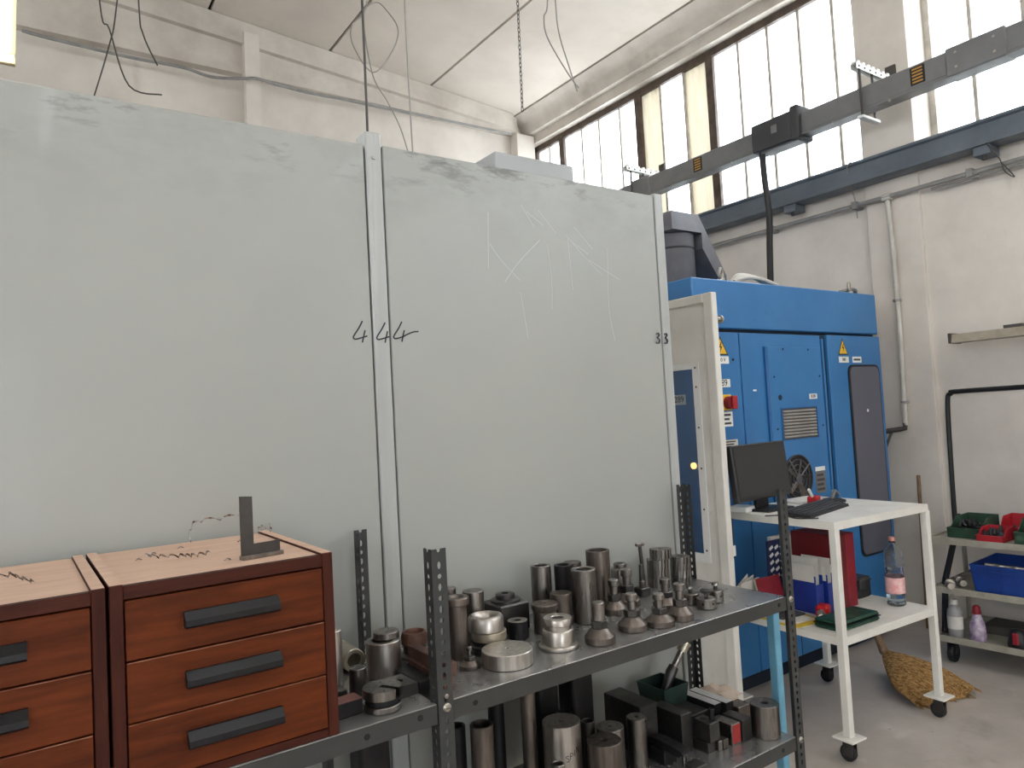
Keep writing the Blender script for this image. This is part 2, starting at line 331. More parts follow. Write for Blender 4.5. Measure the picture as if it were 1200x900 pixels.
# window wall
wr = MB().box(XW+.03, XG+.2, HY0, YB, 0, 3.28).build('wall_right', 'wall', None, kind='structure')
GX0, GX1, GZ = -2.7, .5, 3.2           # unseen glazed gate, added to let daylight in from behind the camera
wf = box('wall_front', 'wall', None, HX0, GX0, HY0-.25, HY0, 0, 6.6, kind='structure')
box('wall_side', 'wall', wf, GX1, XG+.2, HY0-.25, HY0, 0, 6.6); box('wall_lintel', 'wall', wf, GX0, GX1, HY0-.25, HY0, GZ, 6.6)
gate = thing('added_gate', None, None, kind='structure')
MB().box(GX0, GX1, HY0-.15, HY0-.1, 0, .12).box(GX0, GX1, HY0-.15, HY0-.1, GZ-.1, GZ).box(GX0, GX0+.1, HY0-.15, HY0-.1, .12, GZ-.1).box(GX1-.1, GX1, HY0-.15, HY0-.1, .12, GZ-.1).build('added_gate_frame', 'bus', gate)
for k in range(4):
    for j in range(3):
        a = GX0+.1+k*.75; b = .12+j*.994
        box('pane', 'pane', gate, a+.02, a+.73, HY0-.13, HY0-.122, b+.02, b+.974)
        MB().box(a, a+.75, HY0-.145, HY0-.105, b+.974, b+1.014).box(a+.73, a+.77, HY0-.145, HY0-.105, b, b+.994).build('added_gate_bar', 'bus', gate)
pg = bpy.data.lights.new('added_gate_portal', 'AREA'); pg.shape = 'RECTANGLE'; pg.size = GX1-GX0; pg.size_y = GZ
po_ = bpy.data.objects.new('added_gate_portal', pg); col.objects.link(po_); po_.location = ((GX0+GX1)/2, HY0-.3, GZ/2); po_.rotation_euler = (PI/2, 0, 0); pg.cycles.is_portal = True
wl = box('wall_left', 'wall', None, HX0-.25, HX0, HY0, YB, 0, 3.3, kind='structure')
box('wall_left_top', 'wall', wl, HX0-.25, HX0, HY0, YB, 4.9, 6.7)
cols = [(2.40, 2.775), (-2.25, -1.875), (-6.9, -6.525)]
for a, b in cols:
    box('pillar', 'wall', wr, XW, XG+.2, a, b, 0, 5.0, .004)
MB().prism([(5.116, 5.196), (5.19, 5.165), (5.25, 5.10), (5.275, 5.03), (5.29, 5.005), (5.36, 5.0), (5.37, 4.985), (5.37, 4.9), (5.7, 4.9), (5.7, 5.5), (5.116, 5.5)], HY0, YB, 'xz').build('gutter_beam', 'conc', wr, ang=50)
box('sill_ledge', 'railtop', wr, XW, XG, HY0, YB, 3.28, 3.30)
WZ0, WZ1 = 3.30, 4.9
def window(num, y0, y1, x, posts, thick, cream=(), fm='brownwin'):
    """steel window: brown frame, one pane between each pair of uprights"""
    o = thing('window_%d' % num, None, None, kind='structure')
    f = MB(); a, b = x-.04, x+.04
    f.box(a, b, y0, y1, WZ1-.07, WZ1).box(a, b, y0, y0+.045, WZ0, WZ1).box(a, b, y1-.045, y1, WZ0, WZ1).box(a, b, y0, y1, WZ0, WZ0+.045)
    f.build('window_frame', fm, o)
    ys = [y0+.03]+sorted(posts)+[y1-.03]
    for i, p in enumerate(ys[1:-1]):
        t = p in thick; hw = .042 if t else .0125
        box('mullion', 'brownwin' if t else 'mullion', o, x-(.035 if t else .022), x+(.035 if t else .022), p-hw, p+hw, WZ0+.02, WZ1-.05)
    for i in range(len(ys)-1):
        box('pane', 'pane_cream' if i in cream else 'pane', o, x-.004, x+.004, ys[i], ys[i+1], WZ0+.02, WZ1-.05)
    return o
p1 = [3.081, 3.38, 3.681, 3.988, 4.308, 4.633, 4.94, 5.255, 5.54, 5.874, 6.168, 6.527, 6.775]
window(1, 2.775, 7.04, XG, p1, (4.308, 5.255, 6.527), cream=(5, 7))
p2 = [2.107-.315*k for k in range(13)]
window(2, -1.875, 2.40, XG, p2, (p2[4], p2[9]), fm='mullion')
window(3, -6.525, -2.25, XG, [-2.57-.33*k for k in range(12)], ())
p4 = [-8.2+.75*k for k in range(21)]
window(4, HY0, YB, HX0-.1, p4, ())  # unseen window strip, added to light the hall from its far side
portal(2.8, 7.0, WZ0, WZ1, XG+.1, 1); portal(-1.87, 2.4, WZ0, WZ1, XG+.1, 1); portal(-6.5, -2.3, WZ0, WZ1, XG+.1, 1); portal(HY0, YB, WZ0, WZ1, HX0-.3, -1)

# crane rail under the windows
r = thing('crane_rail', 'blue-grey steel channel rail running under the high windows', 'rail')
MB().prism([(5.04, 3.10), (5.2, 3.10), (5.2, 3.262), (5.05, 3.262), (5.05, 3.245), (5.07, 3.235), (5.07, 3.13), (5.04, 3.12)], HY0+.1, YB-.2, 'xz').build('channel', 'rail', r)
for y in (1.94, 3.31, .4):
    q = box('bracket', 'rail', r, 5.06, 5.2, y-.05, y+.05, 3.04, 3.10, .004)
    MB().cyl(.012, .03, c=(5.10, y, 3.015)).build('bolt', 'cable', q)

# busbar trunking with its joint, tap-off box, hangers
b = thing('busbar_trunking', 'long grey busbar trunking hung in front of the high windows', 'trunking')
bm = MB().box(4.80, 4.90, -6, 7.0, 3.515, 3.665, .006); bm.box(4.795, 4.905, -6, 7.0, 3.50, 3.515); bm.build('trunk', 'bus', b)
box('joint_cover', 'bus', b, 4.785, 4.915, 1.66, 1.99, 3.495, 3.675, .006); box('joint_cover', 'bus', b, 4.785, 4.915, -2.3, -1.95, 3.495, 3.675, .006)
box('joint_cover', 'bus', b, 4.79, 4.91, 4.52, 4.74, 3.50, 3.68, .005)
for y in (1.72, 1.93):
    for z in (3.54, 3.63): MB().cyl(.009, .006).rot('Y', -PI/2).build('screw', 'zinc', b, (4.785, y, z))
for y in (3.964, 2.164):
    g = box('vent_label', 'black', b, 4.797, 4.80, y-.045, y+.045, 3.535, 3.65)
    for k in range(5): box('vent_bar', 'gold', g, 4.795, 4.798, y-.032, y+.032, 3.546+k*.021, 3.556+k*.021)
for y in (4.25, 3.62, 2.75, 2.35, 1.45): MB().cyl(.009, .012).build('rivet', 'zinc', b, (4.80, y, 3.492))
t = thing('tap_off_box', 'dark grey tap-off box clipped on the busbar with a black cable below', 'electric box')
MB().box(4.765, 4.935, 3.03, 3.40, 3.485, 3.70, .008).build('housing', 'busbox', t)
box('end_cap', 'busbox', t, 4.755, 4.945, 2.99, 3.06, 3.475, 3.725, .01); box('latch_plate', 'bus', t, 4.76, 4.766, 3.17, 3.22, 3.58, 3.64); box('under_plate', 'bus', t, 4.79, 4.91, 3.02, 3.34, 3.47, 3.486, .003)
MB().cyl(.025, .05, c=(4.82, 3.35, 3.44)).build('cable_gland', 'cableblack', t)
MB().tube(smooth_path([(4.82, 3.35, 3.46), (4.82, 3.345, 3.28), (4.83, 3.335, 3.0), (4.80, 3.33, 2.74), (4.75, 3.31, 2.45), (4.72, 3.30, 2.24)]), .024, 12).build('cable', 'cableblack', t)
for y in (2.52, 4.72):
    h = thing('busbar_hanger', 'white perforated strut bracket with drop rod at the grey pillar' if y < 3 else 'white perforated strut bracket with drop rod at the busbar end', 'bracket')
    st = MB(); st.box(4.70, 5.23, y-.02, y+.02, 3.80, 3.803); st.box(4.70, 5.23, y-.022, y-.019, 3.765, 3.803); st.box(4.70, 5.23, y+.019, y+.022, 3.765, 3.803)
    for k in range(8): st.box(4.715+k*.064, 4.745+k*.064, y-.023, y+.023, 3.803, 3.822, .003)
    st.build('strut', 'white', h)
    for k in range(7): MB().cyl(.008, .003).rot('X', PI/2).build('slot', 'hole', h, (4.73+k*.07, y-.022, 3.783))
    MB().tube([(4.77, y, 3.80), (4.77, y, 3.45)], .009).build('drop_rod', 'cable', h); MB().tube([(4.93, y, 3.80), (4.93, y, 3.45)], .009).build('drop_rod', 'cable', h)
    box('cross_bar', 'white', h, 4.74, 4.96, y-.022, y+.022, 3.435, 3.455, .003); box('end_plate', 'cable', h, 5.185, 5.2, y-.035, y+.035, 3.72, 3.90)

# wall conduits
c = thing('wall_conduit', 'grey conduit line running level along the white wall under the rail', 'pipe')
MB().tube([(5.155, -4, 2.975), (5.155, 2.6, 2.972), (5.155, 4.6, 2.972)], .016, 10).build('pipe', 'pipegrey', c); MB().tube([(5.165, -4, 2.945), (5.165, 2.3, 2.942)], .009, 8).build('cable', 'pipegrey', c)
for y in (2.05, 2.83, 3.55, 4.3, 1.0): box('pipe_clip', 'pipegrey', c, 5.13, 5.23, y-.02, y+.02, 2.945, 3.0, .004)
c = thing('drop_pipe', 'cream vertical conduit on the pillar ending in a black elbow', 'pipe')
MB().tube([(5.165, 2.60, 2.955), (5.165, 2.585, 2.55), (5.165, 2.585, 1.94), (5.165, 2.597, 1.345)], .017, 12).build('pipe', 'pipe', c)
MB().box(5.14, 5.19, 2.565, 2.635, 2.945, 2.995, .008).build('tee', 'pipe', c)
for z in (2.22, 1.50): MB().cyl(.028, .016, c=(5.165, 2.588, z)).build('pipe_clip', 'pipegrey', c)
MB().tube([(5.165, 2.598, 1.36), (5.163, 2.60, 1.325), (5.15, 2.63, 1.318), (5.13, 2.72, 1.306)], .018, 8).build('elbow', 'cable', c)
MB().tube(smooth_path([(5.14, 2.68, 1.31), (5.10, 2.71, 1.2), (5.06, 2.74, 1.05), (5.04, 2.76, .9)]), .010, 8).build('cable', 'cable', c)
MB().tube(smooth_path([(5.225, .6, 1.60), (5.225, 1.6, 1.57), (5.225, 2.24, 1.562), (5.225, 2.31, 1.55), (5.225, 2.335, 1.48), (5.225, 2.345, 1.06), (5.225, 2.35, .55)], 8), .016, 8).build('black_wall_hose', 'cableblack', label='black hose bent round a corner on the white wall', cat='hose')
MB().tube(smooth_path([(5.03, 1.90, 3.10), (5.10, 1.86, 3.0), (5.14, 1.85, 2.92), (5.14, 1.80, 2.87), (5.12, 1.86, 2.98)]), .0035, 6).build('loose_wire', 'cable', label='thin dark wire dangling under the rail beside the right bracket', cat='wire')
MB().tube(smooth_path([(5.04, 2.74, 3.27), (5.03, 2.80, 3.24), (5.10, 2.83, 3.15), (5.16, 2.83, 3.0), (5.17, 2.83, 2.88)]), .004, 6).build('loose_wire', 'wirepale', label='thin pale wire looping over the rail beside the pillar', cat='wire')
l = thing('wall_lamp', 'old beige strip lamp housing fixed on the white wall above the trolley', 'lamp')
MB().prism([(4.98, 1.875), (5.12, 1.875), (5.12, 1.935), (5.0, 1.93)], .75, 2.18, 'xz').build('housing', 'lampbody', l)
box('end_cap', 'cable', l, 4.975, 5.125, 2.175, 2.19, 1.872, 1.937); box('arm', 'cable', l, 5.1, 5.23, 1.45, 1.49, 1.92, 1.95); box('arm', 'cable', l, 5.1, 5.23, .95, .99, 1.92, 1.95); box('clip', 'cable', l, 5.0, 5.1, 1.78, 1.88, 1.93, 1.95)

# ceiling-hung things
def wire(pts, r, mat, label, cat='wire', group=None, name='hanging_wire'):
    return MB().tube(smooth_path(pts), r, 6).build(name, mat, label=label, cat=cat, group=group)
wire([(1.05, 2.3, 5.55), (1.05, 2.3, 4.2), (1.05, 2.3, 2.86), (1.045, 2.3, 2.355)], .0045, 'cable', 'taut dark cable dropping from the ceiling behind the raised grey post', 'cable', name='hanging_cable')
wire([(1.58, 3.0, 5.5), (1.59, 3.0, 4.0), (1.59, 3.0, 3.2), (1.60, 3.0, 2.5), (1.6, 3.0, 2.352)], .0035, 'wirepale', 'thin pale cable dropping behind the left end of the scratched panel', 'cable', name='hanging_cable')
wire([(2.35, 5, 5.43), (2.32, 5, 4.79), (2.19, 5, 4.59), (2.2, 5, 4.42), (2.35, 5, 4.26), (2.52, 5, 4.47), (2.58, 5, 4.66), (2.5, 5, 4.78), (2.4, 5, 4.83), (2.3, 5.02, 4.7), (2.35, 5.02, 4.26), (2.46, 5, 4.05), (2.56, 5, 3.86), (2.64, 5, 3.6)], .005, 'wirepale', 'pale wire coiled in a loop under the ceiling joint')
wire([(.45, 5, 5.6), (.51, 5, 4.29), (.56, 5, 4.12), (.66, 5, 3.78), (.85, 5, 3.76)], .005, 'cable', 'dark wire crossing another and bent sideways at its end')
wire([(.75, 5.03, 5.58), (.61, 5.03, 4.32), (.56, 5.03, 4.03), (.46, 5.03, 3.65)], .005, 'cable', 'straight dark wire crossing a bent one before the back wall')
wire([(.70, 5, 5.58), (.73, 5, 4.36), (.75, 5, 4.14), (.83, 5, 3.95)], .005, 'cable', 'short dark wire hanging alone before the back wall')
wire([(3.33, 4, 5.35), (3.30, 4, 4.6), (3.256, 4, 4.454), (3.28, 4, 4.302), (3.448, 4, 4.086), (3.55, 4, 3.99)], .005, 'wirepale', 'pale curved wire hanging from the ceiling beside the chain, the more bowed one')
wire([(3.40, 4.05, 5.34), (3.416, 4.05, 4.63), (3.432, 4.05, 4.406), (3.512, 4.05, 4.166), (3.58, 4.05, 3.99)], .005, 'wirepale', 'pale wire hanging from the ceiling beside the chain, the straighter one')
ch = MB()
for k in range(26):
    z = 4.26+k*.04; ln = [(.011*math.cos(a), 0, .026*math.sin(a)) for a in [2*PI*i/10 for i in range(11)]]
    m = MB().tube(ln, .0035, 5)
    if k % 2: m.rot('Z', PI/2)
    m.move(3.765+k*.0006, 5, z); ch.add(m.v, m.f)
ch.build('hanging_chain', 'cable', label='dark link chain hanging from the ceiling joint', cat='chain')
wire([(.14, 6.87, 4.90), (.34, 6.87, 4.885), (.92, 6.87, 4.87), (1.34, 6.87, 4.88), (1.6, 6.87, 4.85), (1.86, 6.80, 4.865), (1.95, 6.78, 4.88), (2.08, 6.8, 4.89), (2.45, 6.87, 4.90), (2.9, 6.87, 4.91), (3.4, 6.87, 4.92), (5.0, 6.87, 4.93)], .014, 'pipegrey', 'grey cable run along the back wall past the pilaster', 'cable', name='wall_cable')

def strip_light(x, y0, y1, z, label, group=None):
    t = thing('strip_light', label, 'lamp', group=group)
    MB().prism([(x-.085, z), (x+.085, z), (x+.065, z+.06), (x+.03, z+.085), (x-.03, z+.085), (x-.065, z+.06)], y0, y1, 'xz').build('housing', 'lampcream', t)
    MB().prism([(x-.045, z), (x-.042, z-.03), (x-.025, z-.042), (x+.025, z-.042), (x+.042, z-.03), (x+.045, z)], y0+.036, y1-.036, 'xz').build('diffuser', 'tube_light', t)
    box('end_cap', 'lampcream', t, x-.085, x+.085, y1-.035, y1, z-.046, z, .004); box('end_cap', 'lampcream', t, x-.085, x+.085, y0, y0+.035, z-.046, z, .004)
    for y in (y0+.2, y1-.2): MB().tube([(x, y, z+.08), (x, y, ceil_z(x))], .004, 6).build('suspension_wire', 'wirepale', t)
strip_light(.8, -.5, 1.1, 3.9, 'unseen fluorescent strip lamp added over the shelving for light')  # out of view, added to brighten the chest and shelf tops
strip_light(3.1, -.2, 1.4, 3.9, 'lit fluorescent strip lamp hanging over the trolley table')
strip_light(-.03, 2.45, 4.0, 3.36, 'lit fluorescent strip lamp hanging over the left grey panel')
for x in (-5.5, -2.6, .3, 3.0):
    for y in (-6.5, -3.2, -1.2): strip_light(x, y-.8, y+.8, 4.3, 'unseen fluorescent strip lamp added in rows to light the hall', 'added hall strip lamps')  # unseen lamp rows, added to supply light from the hall

# ================================================================== ENCLOSURE (grey panels)
PY = 1.87
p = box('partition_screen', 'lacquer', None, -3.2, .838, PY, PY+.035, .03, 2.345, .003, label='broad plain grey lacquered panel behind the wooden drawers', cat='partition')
def four(x, z, s, tail, par, y=PY-.0003):
    m = MB(); q = lambda a, b: (x+a*s, y, z+b*s)
    m.ribbon(smooth_path([q(.5, 1), q(.3, .65), q(.05, .3), q(.0, .16), q(.12, .1), q(.5, .2)]+([q(.75, .32), q(1.15, .47), q(1.45, .5)] if tail else [q(.72, .27)]), 5), .0042, (0, -1, 0))
    m.ribbon(smooth_path([q(.62, .55), q(.52, .2), q(.45, -.06)], 4), .0042, (0, -1, 0)); m.build('handwritten_four', 'marker', par)
four(.782, 1.783, .057, False, p)
po = thing('enclosure_post', 'narrow raised grey post between the two grey panels, marked with a four', 'post')
MB().box(.842, .890, PY-.004, PY+.06, .03, 2.385, .003).build('post_body', 'lacquerpost', po); MB().cyl(.006, .003).rot('X', PI/2).build('rivet', 'lacquerpost', po, (.865, PY-.004, 2.31)); four(.85, 1.783, .054, False, po, PY-.0043)
p = thing('partition_screen', 'scratched grey lacquered panel behind the shelf of steel parts', 'partition')
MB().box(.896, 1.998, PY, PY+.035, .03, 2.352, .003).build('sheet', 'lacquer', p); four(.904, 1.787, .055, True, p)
def three(x, par):
    m = MB(); q = lambda a, b: (x+a*.026, PY-.0048, 1.793+b*.038)
    m.ribbon(smooth_path([q(0, .9), q(.35, 1), q(.55, .8), q(.2, .55), q(.55, .35), q(.4, .02), q(-.1, .05)], 4), .0034, (0, -1, 0), .0044); m.build('handwritten_three', 'marker', par)
three(1.962, p)
for pts in ([(1.25, 2.10), (1.29, 2.05), (1.36, 1.99)], [(1.38, 2.24), (1.43, 2.17)], [(1.40, 2.22), (1.47, 2.18)], [(1.45, 2.23), (1.52, 2.16)], [(1.48, 2.12), (1.49, 2.0), (1.485, 1.9)], [(1.58, 2.14), (1.66, 2.10)], [(1.56, 2.16), (1.64, 2.09), (1.72, 2.03)], [(1.60, 2.19), (1.68, 2.12)], [(1.57, 2.15), (1.58, 1.97)], [(1.30, 1.98), (1.36, 2.05), (1.45, 2.13)], [(1.75, 2.13), (1.74, 1.92), (1.76, 1.80)], [(1.66, 2.08), (1.80, 2.02)], [(1.36, 1.95), (1.38, 1.80)], [(1.25, 2.2), (1.24, 2.02)]):
    MB().ribbon(smooth_path([(a, PY-.0002, z) for a, z in pts], 4), .0022, (0, -1, 0), .0003).build('scratch', 'scratch', p)
po = thing('enclosure_post', 'narrow grey corner post at the free end of the scratched panel', 'post')
MB().box(2.002, 2.045, PY-.003, PY+.06, .03, 2.362, .003).build('post_body', 'lacquerpost', po); three(2.004, po)
box('enclosure_roof', 'panelgrey', None, -3.2, 2.04, PY+.062, 3.4, 2.30, 2.335, label='flat grey roof sheet behind the top of the grey panels', cat='roof')
for x in (-3.1, .8, 1.96): box('enclosure_strut', 'lacquerpost', None, x, x+.05, 3.33, 3.38, 0, 2.30, .003, label='grey rear strut under the flat roof sheet', cat='strut', group='rear roof struts')
rb = thing('roof_box', 'grey metal box standing on the roof sheet behind the scratched panel', 'box')
MB().box(1.585, 1.985, 2.30, 2.75, 2.337, 2.60, .004).build('casing', 'panelgrey', rb)
box('lid_seam', 'lacquerpost', rb, 1.583, 1.987, 2.298, 2.752, 2.385, 2.389)
# open door with glass
d = thing('enclosure_door', 'open white metal door with glazed window beside the blue machine', 'door', (2.79, 2.26, 0))
MB().box(-.02, .02, 0, .055, .04, 2.10, .004).box(-.02, .02, .75, .80, .04, 2.10, .004).box(-.02, .02, .055, .75, 2.055, 2.10, .004).box(-.02, .02, .055, .75, .04, .10, .004).build('door_frame', 'whitepaint', d)
y0, y1, z0, z1 = .155, .645, .83, 1.74
MB().box(-.006, .006, .055, y0, .10, 2.055).box(-.006, .006, y1, .75, .10, 2.055).box(-.006, .006, y0, y1, z1, 2.055).box(-.006, .006, y0, y1, .10, z0).build('door_sheet', 'whitepaint', d)
MB().box(-.012, -.006, y0-.04, y0, z0-.04, z1+.03).box(-.012, -.006, y1, y1+.04, z0-.04, z1+.03).box(-.012, -.006, y0, y1, z1, z1+.03).box(-.012, -.006, y0, y1, z0-.04, z0).build('glazing_frame', 'white', d)
box('pane', 'door_glass', d, -.002, .002, y0, y1, z0, z1)
for z in (.85, 1.05, 1.25, 1.45, 1.65, 1.745): MB().cyl(.005, .003).rot('Y', -PI/2).build('screw', 'cable', d, (-.012, y0-.02, z))
MB().cyl(.012, .04).rot('Y', PI/2).build('latch', 'zinc', d, (.02, .012, 1.97)); MB().cyl(.019, .012, .008).rot('Y', PI/2).build('latch', 'zinc', d, (.045, .012, 1.97))
box('door_post', 'lacquerpost', None, 2.76, 2.82, 3.065, 3.12, 0, 2.2, .003, label='grey hinge post behind the open glazed door', cat='post')

# ================================================================== SHELVING
FY, BY, SZ, LZ = 1.395, 1.815, .95, .523
sh = thing('steel_shelving', 'grey bolted steel shelving with perforated angle posts full of steel parts', 'shelving')
def flange(w_, ztop):
    hs = []; z = 0; k = 0; pitch = .0235
    n = int(ztop/pitch); off = ztop-n*pitch
    for k in range(n):
        z0 = off+k*pitch if k else 0; z1 = off+(k+1)*pitch
        slot = k % 2 == 0
        if k == n-1: hs.append((z1, .0048, .008, z0, z1))
        else: hs.append(((z0+z1)/2 if k else off+pitch/2, .0045 if slot else .0052, .0085 if slot else .0055, z0, z1))
    return MB().sheet_holes(w_, ztop, hs, .002)
PT = 1.275
fa = flange(.036, PT).mesh('post_front', 'postgrey', 30); fb = flange(.034, PT).rot('Z', PI/2).mesh('post_side', 'postgrey', 30)
def post(x, y, sxf, syf):
    """L-angle: front flange along x from the corner, side flange along y"""
    a = link('post', fa, sh, (x if sxf > 0 else x-.036, y-(0 if syf > 0 else .002), 0)); bq = link('post_side', fb, a, (0, 0, 0))
    bq.location = ((.002 if sxf > 0 else .036), (.002 if syf > 0 else -.034), 0)
for x, y, a, b_ in ((.737, FY-.003, 1, 1), (.737, BY+.003, 1, -1), (2.003, FY-.003, -1, 1), (2.003, BY+.003, -1, -1), (-.52, FY-.003, 1, 1), (-.52, BY+.003, 1, -1)): post(x, y, a, b_)
def shelf(x0, x1, z, lip=.042):
    m = MB().box(x0, x1, FY, BY, z-.0025, z, .001)
    s_ = m.build('shelf', 'shelftop_sheen', sh)
    MB().box(x0, x1, FY, FY+.002, z-lip, z-.0025).box(x0, x1, BY-.002, BY, z-lip, z-.0025).box(x0, x0+.002, FY+.002, BY-.002, z-lip, z-.0025).box(x1-.002, x1, FY+.002, BY-.002, z-lip, z-.0025).box(x0, x1, FY+.002, FY+.018, z-lip, z-lip+.002).build('shelf_lip', 'shelfgrey', s_)
    return s_
sA = shelf(-.516, .735, SZ); sB = shelf(.7752, 1.966, SZ); sC = shelf(.7752, 1.966, LZ); sD = shelf(-.516, .735, LZ)
for s_, x, z in ((sA, .575, SZ-.022), (sA, .695, SZ-.018), (sB, .83, SZ-.022), (sC, 1.90, LZ-.022), (sB, 1.93, SZ-.02)):
    MB().cyl(.0065, .0015).rot('X', PI/2).build('lip_hole', 'hole', s_, (x, FY+.0004, z))
for x, z in ((.757, SZ-.012), (1.985, SZ-.012), (1.985, LZ-.014), (.757, LZ-.014)):
    q = MB().lathe([(0, 0), (.0095, 0), (.0095, .002), (.007, .0055), (0, .007)], seg=20).rot('X', PI/2).build('bolt', 'zinc', sh, (x, FY-.003, z))
    MB().box(-.005, .005, -.0085, -.0068, -.0008, .0008).build('slot', 'cable', q)
MB().cyl(.005, .004).rot('X', PI/2).build('bolt', 'zinc', sh, (.7565, FY-.003, SZ+.012))

# ================================================================== WOODEN DRAWER CHESTS
def chest(x0, x1, label, group, hx0, hx1, drop=0):
    yb, zt = 1.842, 1.303-drop; z0 = SZ
    t = thing('drawer_chest', label, 'drawers', (0, 0, z0+.0005)); zt -= z0
    for a, b in ((x0, x0+.021), (x1-.021, x1)): box('side_panel', 'wood_frame', t, a, b, FY, yb, 0, zt, .0015)
    box('top_board', 'wood_top', t, x0+.021, x1-.021, FY+.004, yb, zt-.022, zt-.004, .001)
    for a, b in ((x0, x0+.021), (x1-.021, x1)): box('dusty_edge', 'wood_top', t, a+.0008, b-.0008, FY+.004, yb-.002, zt, zt+.0006)
    box('front_rail', 'wood_rail', t, x0+.021, x1-.021, FY+.002, FY+.02, zt-.026, zt-.0035, .001)
    box('back_panel', 'wood_frame', t, x0+.021, x1-.021, yb-.012, yb, .01, zt-.022)
    box('base_rail', 'wood_rail', t, x0+.021, x1-.021, FY+.003, yb-.012, 0, .016, .001)
    h = (zt-.027-.018)/3
    for k in range(3):
        a = .018+k*h; dx = (k % 2)*.001
        dr = box('drawer', 'wood_front', t, x0+.023, x1-.023, FY-.002-dx, FY+.016, a+.0012, a+h-.0015, .0012)
        box('drawer_body', 'wood_rail', dr, x0+.03, x1-.03, FY+.017, yb-.03, a+.008, a+h-.012)
        if k < 2: box('worn_edge', 'wornedge', dr, x0+.024, x1-.024, FY-.0026-dx, FY-.0019-dx, a+h-.0030, a+h-.0018)
        zc = a+h*.52
        hd = MB().prism([(FY-.002, zc-.013), (FY-.020, zc-.013), (FY-.024, zc-.009), (FY-.024, zc+.001), (FY-.009, zc+.014), (FY-.002, zc+.014)], hx0, hx1, 'yz').build('handle', 'handle_black', dr, ang=20)
    return t
chest(.131, .519, 'brown wooden three-drawer chest with a steel square on top', None, .244, .408)
chest(-.27, .126, 'brown wooden drawer chest without a square, next to the other chest', None, -.15, .016, .001)
TZ = 1.2992+.0006
q = thing('engineer_square', 'small grey steel engineer square standing on the drawer chest', 'square', (.367, 1.478, TZ), math.radians(8))
MB().prism([(0, .008), (.078, .008), (.078, .029), (.024, .029), (.024, .122), (0, .124)], -.003, .003, 'xz').build('blade', 'steel_dark', q)
box('stock', 'steel_mid', q, -.001, .083, -.009, .009, 0, .008, .001)
def swarf(pts, amp, turns, label, r=.0012, rad=.004):
    pts = [Vector(p) for p in smooth_path(pts, 10)]; n = len(pts); o = []
    for i, p in enumerate(pts):
        a = 2*PI*turns*i/n; o.append(p+Vector((math.cos(a)*rad*.5, math.sin(a)*rad, abs(math.sin(a*.5))*amp)))
    m = MB(); nn = len(o); vs = []; fs = []
    for i, p in enumerate(o):
        a = 2*PI*turns*i/n; u = Vector((math.sin(a)*.4, .3, math.cos(a))).normalized()*.0022; vs += [p+u, p-u+Vector((0, .0006, 0)), p-u, p+u+Vector((0, -.0006, 0))]
    for i in range(nn-1):
        for k in range(4): fs.append((4*i+k, 4*i+(k+1) % 4, 4*i+4+(k+1) % 4, 4*i+4+k))
    m.add(vs, fs); m.build('metal_swarf', 'swarf', label=label, cat='swarf', ang=60)
z = TZ+.003
swarf([(.225, 1.68, z), (.245, 1.63, z), (.28, 1.60, z), (.30, 1.58, z), (.326, 1.56, z+.004)], .008, 9, 'long curl of metal swarf lying mid-top on the chest with the square')
swarf([(.335, 1.80, z), (.337, 1.80, z+.03), (.36, 1.81, z+.042), (.40, 1.81, z+.042), (.44, 1.80, z+.046), (.452, 1.80, z+.05), (.465, 1.79, z+.025)], .008, 6, 'springy strand of metal swarf arching up at the rear edge of the chest')
swarf([(.488, 1.80, TZ+.006), (.50, 1.80, TZ+.012), (.505, 1.76, TZ+.008), (.512, 1.79, TZ+.018)], .010, 5, 'tangled metal swarf on the far right corner of the chest with the square')
swarf([(-.06, 1.60, z), (-.01, 1.58, z+.012), (.01, 1.55, z+.008), (.03, 1.53, z)], .010, 6, 'curl of metal swarf on the chest without a square', rad=.006)
for i, (x, y) in enumerate(((.24, 1.72), (.30, 1.75), (.205, 1.66), (.34, 1.50), (.42, 1.72))):
    MB().tube(smooth_path([(x, y, TZ+.002), (x+.006, y+.004, TZ+.004), (x+.011, y-.002, TZ+.002)], 3), .0013, 5).build('metal_chip', 'swarf', label='tiny loose metal chip on the chest with the square', cat='swarf', group='chips on the chest')

# ================================================================== STEEL PARTS, UPPER SHELF
def turned(name, mat, x, y, z, r, h, label, hole=0, depth=None, group=None, ch=.0015, seg=40):
    return MB().cyl(r, h, hole, ch=ch, depth=depth, seg=seg).build(name, mat, None, (x, y, z), (0, 0, random.uniform(0, 6)), label, 'steel part', group)
def lathed(name, mat, x, y, z, prof, label, closed=False, seg=40):
    return MB().lathe(prof, (0, 0, 0), seg, closed).build(name, mat, None, (x, y, z), (0, 0, 0), label, 'steel part')
Z = SZ+.0004
lathed('flanged_tube', 'steel_brown', .922, 1.618, Z, [(.016, 0), (.0245, 0), (.0245, .132), (.031, .134), (.0325, .136), (.0325, .151), (.031, .153), (.0195, .153), (.018, .151), (.016, .13)], 'tall brown steel tube with a collar at its top rim', True)
turned('steel_bar', 'steel_mid', .970, 1.742, Z, .0205, .147, 'slim round steel bar behind the collared tube')
turned('steel_bar', 'steel_mid', 1.023, 1.702, Z, .029, .137, 'round solid steel bar right behind the stack of rings')
